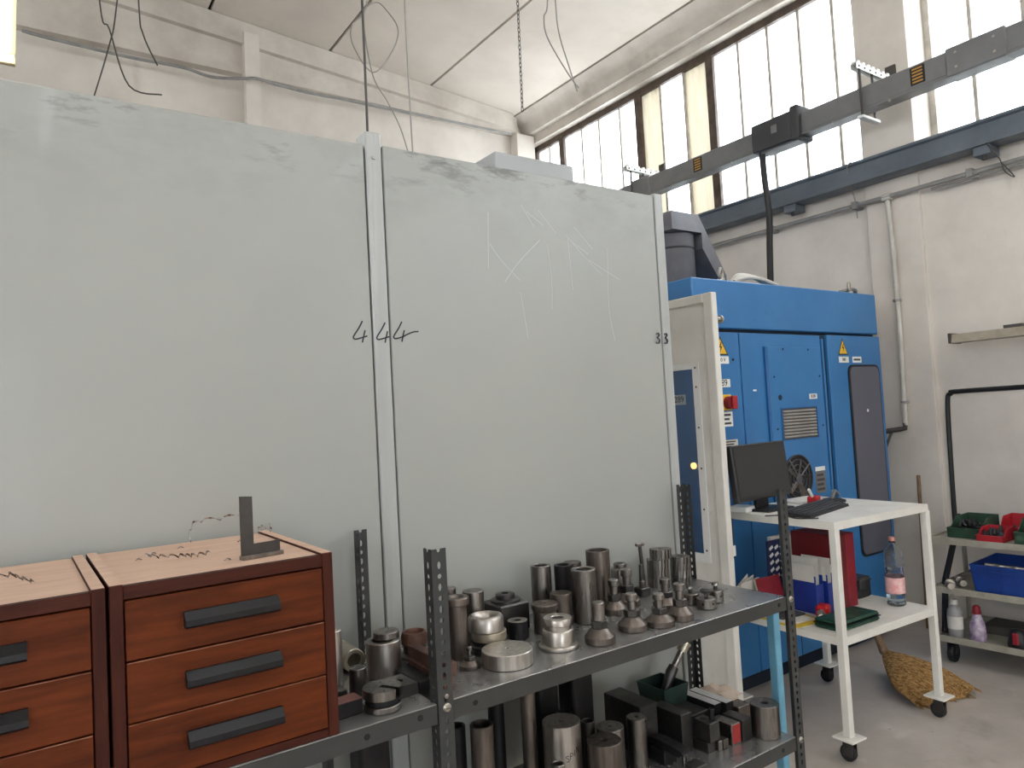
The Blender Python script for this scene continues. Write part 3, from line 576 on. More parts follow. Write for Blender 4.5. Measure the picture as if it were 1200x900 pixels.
# ring stack
lathed('grooved_ring', 'steel_dark', 1.010, 1.618, Z, [(.028, 0), (.044, 0), (.0465, .003), (.0465, .016), (.044, .018), (.042, .019), (.042, .027), (.044, .028), (.028, .028)], 'dark grooved ring at the bottom of the ring stack', True)
o = turned('spacer_ring', 'alu', 1.013, 1.616, Z+.0295, .0455, .022, 'pale yellowish ring in the middle of the ring stack', .029); o.rotation_euler = (0, 0, 0)
lathed('thick_ring', 'steel_bright', 1.006, 1.618, Z+.0525, [(.026, 0), (.044, 0), (.0465, .003), (.0465, .032), (.043, .038), (.036, .040), (.030, .036), (.026, .030)], 'bright thick ring with rounded rim on top of the ring stack', True)
o = turned('bushing', 'oxide', 1.127, 1.648, Z, .0285, .047, 'small black bushing with a bright drilled top', .010, .02)
MB().cyl(.027, .0008, .0105, c=(0, 0, .047)).build('ground_face', 'steel_bright', o)
o = thing('bearing_block', 'dark rectangular block with a round stepped boss on top', 'steel part', (1.152, 1.74, Z))
MB().box(-.05, .05, -.048, .05, 0, .078, .004).build('block', 'steel_dark', o); MB().lathe([(0, .078), (.043, .078), (.043, .084), (.04, .086), (.028, .087), (.028, .098), (.025, .1), (.011, .1), (.011, .09), (0, .09)]).build('boss', 'steel_dark', o)
lathed('mushroom_plug', 'steel_brown', 1.213, 1.636, Z, [(0, 0), (.033, 0), (.034, .002), (.031, .05), (.030, .058), (.037, .064), (.038, .066), (.038, .077), (.036, .079), (.005, .079), (.005, .07), (0, .07)], 'brown plug with an overhanging disc head behind the bright bushing')
turned('steel_bar', 'steel_brown', 1.288, 1.657, Z, .0315, .091, 'short brown round bar between the tubes and the flanged bushing')
lathed('flanged_bushing', 'steel_bright', 1.158, 1.510, Z, [(0, 0), (.050, 0), (.052, .002), (.052, .007), (.049, .010), (.041, .011), (.041, .044), (.039, .047), (.0365, .048), (.0365, .058), (.038, .0595), (.038, .073), (.036, .076), (.018, .076), (.016, .074), (.016, .04), (0, .04)], 'bright flanged bushing with polished body and stepped top')
turned('steel_tube', 'steel_mid', 1.290, 1.750, Z, .0305, .156, 'open steel tube standing beside the boss block', .019)
turned('steel_tube', 'oxide', 1.359, 1.730, Z, .0275, .149, 'dark blackened steel tube in the cluster of tubes', .018)
turned('steel_bar', 'steel_brown', 1.425, 1.767, Z, .028, .142, 'solid capped bar at the very back of the tube cluster')
turned('steel_tube', 'steel_mid', 1.356, 1.632, Z, .036, .151, 'thick steel tube standing foremost of the tube cluster', .022)
turned('steel_tube', 'steel_brown', 1.489, 1.719, Z, .037, .175, 'widest and tallest matte tube, beside the levelling feet', .029)
lathed('stepped_collar', 'steel_mid', 1.645, 1.790, Z, [(0, 0), (.031, 0), (.031, .08), (.029, .084), (.022, .088), (.022, .098), (.020, .1), (.009, .1), (.009, .08), (0, .08)], 'stepped collar standing at the back behind the levelling feet')
def hexnut(r, z0, z1, c=.0015):
    m = MB(); pr = []
    poly = [(r*math.cos(k*PI/3), r*math.sin(k*PI/3)) for k in range(6)]; pin = [(a*.9, b*.9) for a, b in poly]
    vs = [(a, b, z0+c) for a, b in poly]+[(a, b, z1-c) for a, b in poly]+[(a, b, z0) for a, b in pin]+[(a, b, z1) for a, b in pin]
    fs = [(i, (i+1) % 6, 6+(i+1) % 6, 6+i) for i in range(6)]+[(12+i, 12+(i+1) % 6, (i+1) % 6, i) for i in range(6)]+[(6+i, 6+(i+1) % 6, 18+(i+1) % 6, 18+i) for i in range(6)]+[tuple(range(12, 18)), tuple(range(18, 24))]
    return m.add(vs, fs)
def foot(x, y, rb, h, label, rh=.0165, ring=False, rz=0, z=Z):
    t = thing('levelling_foot', label, 'levelling foot', (x, y, z), rz, group='levelling feet on the upper shelf')
    hb = h*.36
    MB().lathe([(0, 0), (rb*.97, 0), (rb, .002), (rb, hb*.46), (rb*.96, hb*.52), (rb*.52, hb), (0, hb)]).build('base', 'steel_brown', t, ang=18)
    hexnut(rb*.56, hb, hb+h*.2).build('nut', 'steel_dark', t)
    MB().cyl(rh*.72, h*.32, c=(0, 0, h*.5)).build('stem', 'steel_mid', t)
    MB().cyl(rh, h*.2, c=(0, 0, h*.8), ch=.002).build('head', 'steel_mid', t)
    if ring: MB().cyl(rb*.5, .004, rb*.42, c=(0, 0, 0)).rot('X', .5).move(.004, 0, h*.55).build('spring_clip', 'zinc', t); MB().cyl(rh*.98, h*.3, c=(0, 0, h*.52)).build('sleeve', 'steel_mid', t)
    return t
foot(1.259, 1.463, .0405, .104, 'levelling foot with a wire clip above its nut', ring=True)
foot(1.397, 1.483, .0405, .098, 'levelling foot standing between the clip one and the middle one', rz=.3)
foot(1.480, 1.461, .0408, .086, 'squat levelling foot in the middle of the front row', rz=.9)
foot(1.564, 1.460, .0366, .1, 'levelling foot at the far end of the front row by the drilled knobs', rz=.2)
foot(1.475, 1.638, .0355, .099, 'levelling foot in the second row beside the widest tube', rz=.5)
foot(1.560, 1.672, .040, .112, 'levelling foot in the second row in front of the stepped collar', rz=.7, rh=.018)
foot(1.622, 1.571, .0385, .087, 'levelling foot in the second row behind the front row end', rz=.1)
foot(.906, 1.540, .0265, .05, 'small levelling foot tucked beside the collared tube and the big disc', rh=.007)
t = thing('stud_nut', 'threaded stud standing upright in a square nut before the gears', 'bolt', (1.673, 1.722, Z))
MB().box(-.0195, .0195, -.0195, .0195, 0, .028, .003).build('nut', 'steel_dark', t); MB().cyl(.0085, .02, c=(0, 0, .028)).build('collar', 'steel_mid', t); MB().cyl(.0065, .055, c=(0, 0, .045)).build('stud', 'steel_dark', t)
t = thing('tee_bolt', 'long thin T-headed bolt leaning by the gear stacks', 'bolt', (1.728, 1.765, Z))
MB().tube([(0, 0, 0), (-.012, 0, .15)], .0065, 12).build('shank', 'steel_dark', t); MB().box(-.028, .004, -.008, .008, .148, .158, .002).build('head', 'steel_mid', t)
def gear_mesh(r, h, nt, hole):
    poly = []
    for k in range(nt):
        a = 2*PI*k/nt; d = 2*PI/nt
        for f, q in ((0, .84), (.30, .84), (.38, 1), (.78, 1), (.86, .84)): poly.append((r*q*math.cos(a+f*d), r*q*math.sin(a+f*d)))
    n = len(poly); vs = [(a, b, 0) for a, b in poly]+[(a, b, h) for a, b in poly]; inn = [(hole*math.cos(2*PI*i/n), hole*math.sin(2*PI*i/n)) for i in range(n)]
    vs += [(a, b, 0) for a, b in inn]+[(a, b, h) for a, b in inn]; fs = []
    for i in range(n):
        j = (i+1) % n; fs += [(i, j, n+j, n+i), (n+i, n+j, 3*n+j, 3*n+i), (2*n+i, 2*n+j, j, i), (2*n+i, 3*n+i, 3*n+j, 2*n+j)]
    return MB().add(vs, fs).mesh('gear', 'gear', 25)
ga = gear_mesh(.0375, .0305, 17, .012); gb = gear_mesh(.0345, .0235, 16, .012)
for k, w_ in enumerate(('lowest', 'second', 'third')): link('spur_gear', ga, None, (1.802, 1.772, Z+k*.0308), (0, 0, k*.07), '%s spur gear of the left gear stack' % w_, 'gear', 'stacked spur gears')
link('spur_gear', ga, None, (1.822, 1.775, Z+3*.0308), (0, 0, .2), 'topmost spur gear, riding over both gear stacks', 'gear', 'stacked spur gears')
for k, w_ in enumerate(('lowest', 'second', 'third', 'top')): link('spur_gear', gb, None, (1.886, 1.748, Z+k*.0229 if k < 3 else Z+3*.0229), (0, 0, k*.09), '%s spur gear of the right gear stack by the post' % w_, 'gear', 'stacked spur gears')
for x, y, r_, h, lb, cap in ((1.705, 1.547, .0265, .033, 'drilled round knob with a tall screw, behind the other two', 0), (1.701, 1.482, .0285, .03, 'drilled round knob with a broad cap screw, foremost of three', 1), (1.776, 1.508, .0225, .036, 'narrowest drilled round knob, with a small screw', 2)):
    t = thing('drilled_knob', lb, 'knob', (x, y, Z), group='drilled knobs')
    MB().cyl(r_, h, ch=.002).build('body', 'steel_mid', t)
    MB().cyl(.006, .02, c=(0, 0, h)).build('screw', 'steel_dark', t)
    MB().lathe([(0, 0), (.012, 0), (.018 if cap == 1 else .011, .004), (.018 if cap == 1 else .011, .008), (0, .009)], (0, 0, h+.014)).build('screw_head', 'steel_mid' if cap != 1 else 'steel_dark', t)
    for a in (3.5, 4.6, 5.6): MB().cyl(.0035, .001).rot('Y', PI/2).rot('Z', a).build('cross_hole', 'hole', t, ((r_-.0006)*math.cos(a), (r_-.0006)*math.sin(a), h*.55))
turned('steel_disc', 'steel_bright', .990, 1.500, Z, .0632, .036, 'wide flat polished steel disc with a small centre hole', .005, .012, seg=56)
# left bay and post area
lathed('flange_disc', 'steel_brown', .846, 1.712, Z, [(0, 0), (.043, 0), (.043, .008), (.03, .012), (.03, .03), (0, .03)], 'flat flange lying under the brown ring')
lathed('brown_ring', 'rusty', .846, 1.712, Z+.0305, [(.024, 0), (.031, 0), (.034, .004), (.034, .024), (.030, .033), (.026, .034), (.024, .030)], 'rusty brown ring lying on a flange behind the post', True)
box('steel_bar_block', 'rusty', None, .790, .816, 1.445, 1.640, Z+.029, Z+.058, .0015, label='brown square bar on top of the bar stack by the middle post', cat='steel bar')
box('steel_bar_block', 'rusty', None, .784, .812, 1.452, 1.628, Z, Z+.0285, .0015, label='brown square bar at the bottom of the bar stack by the post', cat='steel bar')
box('steel_bar_block', 'oxide', None, .742, .7825, 1.49, 1.665, Z, Z+.018, .0015, label='flat black bar lying left of the brown bar stack', cat='steel bar')
turned('steel_tube', 'steel_bright', .728, 1.642, Z, .0415, .083, 'bright thick-walled tube carrying a disc on its rim', .027)
o = turned('steel_disc', 'steel_mid', .741, 1.652, Z+.0837, .0315, .016, 'small drilled disc lying on the rim of the bright tube', .006)
MB().cyl(.0278, .115, .017).rot('X', PI/2).build('steel_tube', 'alu', None, (.680, 1.822, Z+.0280), (0, 0, 0), 'short pale tube lying on its side behind the slim bar', 'steel part')
turned('steel_bar', 'steel_mid', .628, 1.562, Z, .019, .061, 'small solid bar standing behind the slotted disc')
o = lathed('steel_rod', 'steel_bright', .600, 1.622, Z, [(0, 0), (.0165, 0), (.0165, .135), (.015, .137), (.006, .137), (.006, .158), (0, .158)], 'polished rod with a thin pin end beside the drawer chest')
box('small_block', 'steel_dark', None, .535, .592, 1.535, 1.56, Z, Z+.03, .0015, label='small dark block between the chest and the small solid bar', cat='steel block')
# slotted disc
t = thing('slotted_disc', 'steel disc stack with a deep slot cut in its top', 'steel part', (.638, 1.455, Z))
MB().cyl(.0405, .013, ch=.002).build('lower_disc', 'steel_mid', t); MB().cyl(.037, .014, c=(0, 0, .013)).build('neck', 'oxide', t)
def slotted(r, z0, z1, w_, a):
    th = math.asin(w_/2/r); n = 40; pts = [(r*math.cos(th+(2*PI-2*th)*i/n), r*math.sin(th+(2*PI-2*th)*i/n)) for i in range(n+1)]
    pts += [(-.004, -w_/2), (-.004, w_/2)]
    return MB().prism(pts, z0, z1, 'xy').rot('Z', a)
slotted(.041, .027, .046, .013, math.radians(-62)).build('slotted_head', 'steel_mid', t)
t = thing('square_block', 'square steel block with a round hole in its top', 'steel block', (.703, 1.510, Z), .05)
m = MB(); n = 32; sq = []
for i in range(n):
    a = 2*PI*i/n+PI/4; c_, s_ = math.cos(a), math.sin(a); k = 1/max(abs(c_), abs(s_)); sq.append((.0265*k*c_, .037*k*s_))
hl = [(.010*math.cos(2*PI*i/n+PI/4), .010*math.sin(2*PI*i/n+PI/4)) for i in range(n)]
vs = [(a, b, 0) for a, b in sq]+[(a, b, .026) for a, b in sq]+[(a, b, .026) for a, b in hl]+[(a, b, .004) for a, b in hl]; fs = [tuple(range(n))[::-1], tuple(range(3*n, 4*n))]
for i in range(n):
    j = (i+1) % n; fs += [(i, j, n+j, n+i), (n+i, n+j, 2*n+j, 2*n+i), (2*n+i, 2*n+j, 3*n+j, 3*n+i)]
m.add(vs, fs).build('block', 'steel_dark', t)
t = thing('jaw_block', 'black bar with a worn red top against the drawer chest', 'steel block', (.561, 1.478, Z), math.radians(4))
MB().box(-.034, .034, -.02, .02, 0, .031, .0015).build('block', 'oxide', t); box('red_top', 'redtop', t, -.033, .033, -.019, .019, .031, .0322)

# ================================================================== STEEL PARTS, LOWER SHELF
Z = LZ+.0004
turned('steel_tube', 'oxide', .895, 1.600, Z, .021, .274, 'thin black tube nearest the middle post under the shelf', .015)
turned('steel_tube', 'steel_brown', .930, 1.540, Z, .0285, .286, 'brown-black open tube beside the thin black one', .022)
turned('steel_tube', 'steel_brown', 1.128, 1.622, Z, .0205, .385, 'very tall brown tube reaching up under the shelf plate', .014)
turned('steel_bar', 'oxide', 1.075, 1.70, Z, .022, .37, 'black round bar behind the very tall brown tube')
o = turned('steel_bar', 'steel_bright', 1.190, 1.560, Z, .0508, .215, 'large bright cylinder with handwritten letters on its side', .007, .03, seg=56); o.rotation_euler = (0, 0, 0)
def on_cyl(u, v):       # u metres round the cylinder, v height: ink on the bright cylinder
    a = math.atan2(-1.56, -1.19)+.15+u/.0508; return (.0510*math.cos(a), .0510*math.sin(a), v)
def ink(strokes, u0, v0, s, par):
    m = MB()
    for st in strokes:
        pts = smooth_path([(p[0], p[1], 0) for p in st], 3)
        for i in range(len(pts)-1):
            a, b = pts[i], pts[i+1]; P0, P1 = Vector(on_cyl(u0+a.x*s, v0+a.y*s)), Vector(on_cyl(u0+b.x*s, v0+b.y*s)); N = Vector((P0.x, P0.y, 0)).normalized()
            if (P1-P0).length > 1e-6: m.ribbon([P0, P1], .0016, N, .0004)
    m.build('handwriting', 'marker', par)
LET = {'S': [[(.5, .9), (.2, 1), (0, .75), (.45, .45), (.4, .08), (0, .1)]], 'P': [[(0, 0), (0, 1)], [(0, 1), (.45, .9), (.45, .6), (0, .45)]], 'I': [[(.1, 0), (.1, 1)]], 'N': [[(0, 0), (0, 1)], [(0, 1), (.5, 0)], [(.5, 0), (.5, 1)]]}
for k, ch_ in enumerate('SPIN'):
    ink([[(a+k*.72-(.2 if k > 2 else 0), b+k*.36) for a, b in s_] for s_ in LET[ch_]], .0, .128, .016, o)
turned('steel_tube', 'steel_dark', 1.272, 1.652, Z, .0235, .187, 'dark open tube behind the lettered cylinder', .018)
turned('steel_tube', 'steel_mid', 1.100, 1.465, Z, .0175, .165, 'small open tube standing before the lettered cylinder', .012)
turned('steel_tube', 'steel_mid', 1.315, 1.602, Z, .020, .167, 'narrow open tube between the dark tube and the drilled bars', .014)
turned('steel_bar', 'steel_mid', 1.352, 1.552, Z, .0385, .157, 'drilled bright bar between the brown one and the slim one', .006, .02)
turned('steel_bar', 'steel_brown', 1.272, 1.486, Z, .0458, .165, 'thick brown bar with a drilled top, foremost of the bars', .010, .03)
turned('steel_bar', 'steel_mid', 1.470, 1.570, Z, .0285, .145, 'slim upright bar with a drilled top beside the dark slabs', .007, .02)
def section(x0, x1, y0, y1, h, label):
    r_ = .012; pts = []
    for cx, cy, a0 in ((x1-r_, y1-r_, 0), (x0+r_, y1-r_, PI/2), (x0+r_, y0+r_, PI), (x1-r_, y0+r_, 1.5*PI)):
        pts += [(cx+r_*math.cos(a0+k*PI/8), cy+r_*math.sin(a0+k*PI/8)) for k in range(5)]
    cx, cy = (x0+x1)/2, (y0+y1)/2; n = len(pts); inn = [(cx+(a-cx)*.86, cy+(b-cy)*.86) for a, b in pts]
    vs = [(a, b, 0) for a, b in pts]+[(a, b, h) for a, b in pts]+[(a, b, h) for a, b in inn]+[(a, b, .002) for a, b in inn]; fs = [tuple(range(3*n, 4*n)), tuple(range(n))[::-1]]
    for i in range(n):
        j = (i+1) % n; fs += [(i, j, n+j, n+i), (n+i, n+j, 2*n+j, 2*n+i), (2*n+i, 2*n+j, 3*n+j, 3*n+i)]
    MB().add(vs, fs).build('box_section', 'oxide', None, (0, 0, Z), label=label, cat='steel tube')
section(1.225, 1.30, 1.705, 1.775, .262, 'black hollow section standing behind the lettered cylinder'); section(1.345, 1.428, 1.70, 1.775, .285, 'wider black hollow section standing next to the dark slabs')
section(.625, .700, 1.56, 1.63, .36, 'black hollow section under the left shelf by the middle post')
box('flat_strip', 'shelfgrey', None, .60, .615, 1.70, 1.74, Z, Z+.38, .001, label='grey flat strip standing under the left shelf', cat='steel bar')
def blk(name, mat, x0, x1, y0, y1, h, label, z=0, b=.0018, parent=None): return box(name, mat, parent, x0, x1, y0, y1, Z+z, Z+z+h, b, label=label, cat='steel block')
blk('steel_slab', 'steel_dark', 1.517, 1.588, 1.602, 1.762, .147, 'tall dark steel slab beside the slim drilled bar')
blk('steel_slab', 'steel_dark', 1.631, 1.677, 1.547, 1.668, .109, 'narrower dark steel slab set on edge before the tall one')
t = thing('step_clamp', 'dark arched clamp strap with a hole resting on two blocks', 'clamp', (0, 0, Z))
MB().prism([(1.458, .052), (1.475, .040), (1.50, .040), (1.555, .046), (1.592, .046), (1.592, .062), (1.555, .066), (1.50, .064), (1.47, .060)], 1.535, 1.572, 'yz').build('strap', 'oxide', t)
MB().cyl(.008, .001, c=(1.5535, 1.54, .0646)).build('hole', 'hole', t); MB().cyl(.008, .05, c=(1.5535, 1.47, 0)).build('set_screw', 'steel_mid', t)
blk('steel_block', 'oxide', 1.530, 1.580, 1.525, 1.590, .041, 'dark block under the rear end of the clamp strap')
blk('steel_block', 'steel_dark', 1.532, 1.578, 1.408, 1.452, .036, 'dark block lying before the clamp strap')
t = thing('hole_block', 'dark square block with a hole and a cap screw on top', 'steel block', (1.7135, 1.524, Z+.0275))
MB().box(-.0215, .0215, -.032, .032, 0, .056, .002).build('block', 'steel_dark', t); MB().cyl(.010, .0008, c=(-.006, .008, .056)).build('hole', 'hole', t)
MB().cyl(.0085, .032, .004, c=(.012, -.012, .056), depth=.01).build('cap_screw', 'oxide', t)
blk('steel_block', 'steel_dark', 1.683, 1.7155, 1.496, 1.558, .0268, 'flat dark block under the drilled square block'); blk('steel_block', 'steel_mid', 1.7165, 1.7345, 1.484, 1.55, .0268, 'thin block with bright end under the drilled square block'); blk('steel_block', 'steel_brown', 1.7365, 1.758, 1.481, 1.54, .028, 'small brown block beside the red-ended block')
t = thing('red_end_block', 'steel block with a red painted end face', 'steel block', (0, 0, Z))
MB().box(1.775, 1.8155, 1.481, 1.56, 0, .06, .0015).build('block', 'steel_mid', t); box('red_face', 'redpaint', t, 1.777, 1.8135, 1.4798, 1.481, .004, .057)
blk('steel_block', 'steel_dark', 1.818, 1.862, 1.474, 1.552, .064, 'plain dark block next to the red-ended block')
for x0, x1, y0, y1, lb in ((1.812, 1.845, 1.573, 1.735, 'black parallel bar with a bright ground top, beside the plate'), (1.850, 1.884, 1.558, 1.712, 'second black parallel bar with a bright ground top, by the flat slab')):
    t = thing('parallel_bar', lb, 'steel bar', (0, 0, Z)); MB().box(x0, x1, y0, y1, 0, .084, .001).build('bar', 'oxide', t); box('ground_top', 'ground', t, x0+.001, x1-.001, y0+.001, y1-.001, .084, .0848)
blk('steel_plate', 'steel_dark', 1.700, 1.803, 1.59, 1.80, .07, 'flat grey block under the green tray')
blk('steel_slab', 'steel_brown', 1.892, 1.952, 1.545, 1.74, .062, 'flat slab with a cream rag on it'); blk('steel_bar_block', 'steel_dark', 1.863, 1.889, 1.5125, 1.55, .05, 'short dark bar beside the drilled bright cylinder')
turned('steel_bar', 'steel_mid', 1.912, 1.462, Z, .0435, .098, 'bright drilled cylinder at the free end of the lower shelf', .012, .05, seg=48)
t = thing('green_tray', 'dark green open plastic tray holding a wrench', 'tray', (1.7515, 1.735, Z+.0705))
m = MB(); a, b, h = .05, .055, .06; a2, b2 = .057, .062
vs = [(-a, -b, 0), (a, -b, 0), (a, b, 0), (-a, b, 0), (-a2, -b2, h), (a2, -b2, h), (a2, b2, h), (-a2, b2, h), (-a2+.004, -b2+.004, h), (a2-.004, -b2+.004, h), (a2-.004, b2-.004, h), (-a2+.004, b2-.004, h), (-a+.004, -b+.004, .004), (a-.004, -b+.004, .004), (a-.004, b-.004, .004), (-a+.004, b-.004, .004)]
fs = [(3, 2, 1, 0), (12, 13, 14, 15)]+[(i+k*4, (i+1) % 4+k*4, (i+1) % 4+k*4+4, i+k*4+4) for k in range(3) for i in range(4)]
m.add(vs, fs).build('tray_shell', 'traygreen', t)
t = thing('socket_wrench', 'steel socket handle leaning out of the green tray', 'wrench')
MB().tube([(1.765, 1.74, Z+.082), (1.795, 1.735, Z+.15), (1.808, 1.733, Z+.166)], .018, 14, rs=[.016, .019, .017]).build('socket', 'steel_dark', t); MB().tube([(1.806, 1.733, Z+.163), (1.85, 1.725, Z+.222)], .011, 12).build('shaft', 'steel_mid', t); MB().tube([(1.842, 1.727, Z+.21), (1.862, 1.722, Z+.238)], .017, 12).build('knob', 'alu', t)
# rag
m = MB(); nx, ny = 15, 11; vs = []; fs = []
for j in range(ny):
    for i in range(nx):
        u, v = i/(nx-1), j/(ny-1); e = min(u, 1-u, v, 1-v)*4; e = min(e, 1)
        vs.append((1.885+u*.105+.008*math.sin(7*v+i), 1.60+v*.13+.008*math.sin(6*u+2), Z+.0635+e*(.012+.016*abs(math.sin(3.3*u+4*v)*math.cos(5*v-2*u)))))
n = len(vs); vs += [(a, b, Z+.0628) for a, b, c in vs]
for j in range(ny-1):
    for i in range(nx-1): a = j*nx+i; fs += [(a, a+1, a+nx+1, a+nx), (n+a, n+a+nx, n+a+nx+1, n+a+1)]
for i in range(nx-1): fs += [(i, n+i, n+i+1, i+1), ((ny-1)*nx+i, (ny-1)*nx+i+1, n+(ny-1)*nx+i+1, n+(ny-1)*nx+i)]
for j in range(ny-1): fs += [(j*nx, (j+1)*nx, n+(j+1)*nx, n+j*nx), (j*nx+nx-1, n+j*nx+nx-1, n+(j+1)*nx+nx-1, (j+1)*nx+nx-1)]
m.add(vs, fs).build('cleaning_rag', 'rag', label='crumpled cream cleaning rag on the flat slab', cat='rag', ang=180)
st = thing('pale_blue_stand', 'pale blue square steel leg standing behind the shelving end', 'stand')
MB().box(2.062, 2.094, 1.515, 1.545, .008, .87, .003).build('leg', 'paleblue', st); box('foot_plate', 'paleblue', st, 2.045, 2.11, 1.50, 1.56, 0, .008, .002); box('top_arm', 'paleblue', st, 2.062, 2.094, 1.515, 1.80, .87, .90, .003)

# ================================================================== BLUE MACHINE
MY = 2.543
mc = thing('blue_machine', 'tall blue industrial machine cabinet with grey window strip and fan', 'machine')
X0, X1 = 2.967, 4.79
MB().box(X0, X1, MY+.02, 4.1, .09, 1.955, .006).build('body', 'bluelow', mc); MB().box(X0+.03, X1-.03, MY+.06, 4.05, 0, .09).build('plinth', 'bluegap', mc)
MB().box(X0, X1, MY, 4.12, 1.972, 2.24, .006).build('header', 'blue', mc)
box('header_gap', 'bluegap', mc, X0+.01, X1-.01, MY+.03, 4.05, 1.955, 1.972)
pl = box('front_panel', 'blue', mc, X0, 3.322, MY, MY+.02, .10, 1.950, .003)
dm = box('front_door', 'blue', mc, 3.332, 4.105, MY, MY+.02, .10, 1.950, .003)
dr = box('front_door', 'blue', mc, 4.175, X1, MY-.006, MY+.02, .10, 1.955, .003)
box('door_gap', 'bluegap', mc, 4.108, 4.172, MY+.012, MY+.02, .10, 1.95); box('door_gap', 'blue', mc, 4.118, 4.135, MY-.004, MY+.02, .10, 1.93, .002)
# service cover on middle door
MB().box(3.555, 4.085, MY-.014, MY, .98, 1.875, .003).build('service_cover', 'blue', dm); box('cover_hinge', 'bluelow', dm, 3.535, 3.556, MY-.012, MY, .98, 1.875, .002)
gz = [box('grille_recess', 'cable', dm, 3.648, 3.988, MY-.0155, MY-.014, 1.335, 1.513)]
for k in range(9): MB().prism([(MY-.016, 0), (MY-.021, .004), (MY-.021, .007), (MY-.016, .014)], 3.655, 3.981, 'yz').build('grille_slat', 'pipegrey', dm, (0, 0, 1.342+k*.0185))
MB().box(3.64, 3.648, MY-.019, MY-.014, 1.33, 1.52).box(3.988, 3.996, MY-.019, MY-.014, 1.33, 1.52).box(3.648, 3.988, MY-.019, MY-.014, 1.513, 1.52).box(3.648, 3.988, MY-.019, MY-.014, 1.33, 1.335).build('grille_frame', 'bluelow', dm)
fx, fz = 3.755, 1.105; Q = Matrix.Rotation(PI/2, 4, 'X')
MB().cyl(.14, .004).xf(Q).build('fan_recess', 'rubber', dm, (fx, MY-.0142, fz))
for rr in (.05, .08, .11, .138): MB().lathe([(rr-.003, 0), (rr+.003, 0), (rr+.003, .006), (rr-.003, .006)], closed=True).xf(Q).build('fan_guard', 'motor', dm, (fx, MY-.0185, fz))
for k in range(4):
    a = k*PI/2+.6; MB().tube([(fx+.03*math.cos(a), MY-.024, fz+.03*math.sin(a)), (fx+.14*math.cos(a), MY-.022, fz+.14*math.sin(a))], .004, 6).build('fan_guard', 'bus', dm)
for k in range(5):
    a = k*2*PI/5; m = MB().box(.02, .115, -.018, .018, 0, .002).rot('X', .3).rot('Z', a).xf(Q); m.build('fan_blade', 'steel_brown', dm, (fx, MY-.0205, fz))
MB().cyl(.03, .008).xf(Q).build('fan_hub', 'motor', dm, (fx, MY-.019, fz))
def sticker(x0, x1, z0, z1, par, lines=0, mat='white', y=MY, text_=None, ts=.03):
    s_ = box('sticker', mat, par, x0, x1, y-.0012, y, z0, z1)
    if text_: text('lettering', text_, ts, 'black', s_, ((x0+x1)/2, y-.0016, (z0+z1)/2), (PI/2, 0, 0))
    for k in range(lines):
        h = (z1-z0)/(lines*2+1); box('print_line', 'cable', s_, x0+(x1-x0)*.12, x1-(x1-x0)*(.12+.1*(k % 2)), y-.0018, y-.0012, z0+h*(2*k+1), z0+h*(2*k+2))
    return s_
sticker(3.93, 4.01, 1.563, 1.594, dm, 0, y=MY-.014, text_='8.00', ts=.028); s_ = sticker(3.935, 4.035, 1.0, 1.155, dm, 5, 'bus', y=MY-.014); box('sticker_head', 'white', s_, 3.935, 4.035, MY-.0165, MY-.0152, 1.13, 1.155)
for x, z in ((3.60, 1.70), (4.05, 1.70), (3.60, 1.40), (4.05, 1.40), (3.70, 1.86), (3.95, 1.86)): MB().cyl(.006, .003).xf(Q).build('screw', 'bluegap', dm, (x, MY-.014, z))
MB().cyl(.016, .003).xf(Q).build('lock', 'bluegap', dm, (3.643, MY-.014, 1.58)); box('paint_chip', 'white', dm, 3.42, 3.45, MY-.001, MY, 1.622, 1.632)
def warn(x0, x1, z0, z1, par, y):
    xm = (x0+x1)/2; s_ = MB().prism([(x0, z0), (x1, z0), (xm, z1)], y-.001, y, 'xz').build('warning_sign', 'black', par)
    f = lambda p: (xm+(p[0]-xm)*.8, z0+(z1-z0)*.33+(p[1]-z0-(z1-z0)*.33)*.8)
    MB().prism([f((x0, z0)), f((x1, z0)), f((xm, z1))], y-.0018, y-.001, 'xz').build('sign_face', 'yellow', s_)
    h = z1-z0; wd = x1-x0
    MB().prism([(xm+wd*.05, z0+h*.68), (xm-wd*.10, z0+h*.38), (xm+wd*.01, z0+h*.40), (xm-wd*.06, z0+h*.12), (xm+wd*.12, z0+h*.46), (xm+wd*.01, z0+h*.44), (xm+wd*.09, z0+h*.66)], y-.0024, y-.0018, 'xz').build('lightning_bolt', 'black', s_)
warn(4.288, 4.398, 1.832, 1.936, dr, MY-.006); sticker(4.29, 4.40, 1.782, 1.82, dr, y=MY-.006, text_='380', ts=.028); sticker(4.445, 4.548, 1.782, 1.82, dr, 1, y=MY-.006)
warn(3.10, 3.225, 1.825, 1.928, pl, MY); sticker(3.10, 3.226, 1.778, 1.818, pl, text_='380 V', ts=.03); sticker(3.10, 3.225, 1.650, 1.694, pl, text_='289', ts=.052)
sw = box('main_switch', 'yellow', pl, 3.10, 3.215, MY-.012, MY, 1.524, 1.61, .004); MB().cyl(.034, .035).xf(Q).build('knob', 'crimson', sw, (3.175, MY-.012, 1.565)); box('grip', 'red', sw, 3.165, 3.205, MY-.06, MY-.046, 1.53, 1.602, .004)
sticker(3.10, 3.226, 1.437, 1.517, pl, 3); sticker(3.10, 3.256, 1.316, 1.365, pl, 3, 'paper'); MB().cyl(.008, .004).xf(Q).build('lock', 'bluegap', pl, (3.262, MY, 1.80))
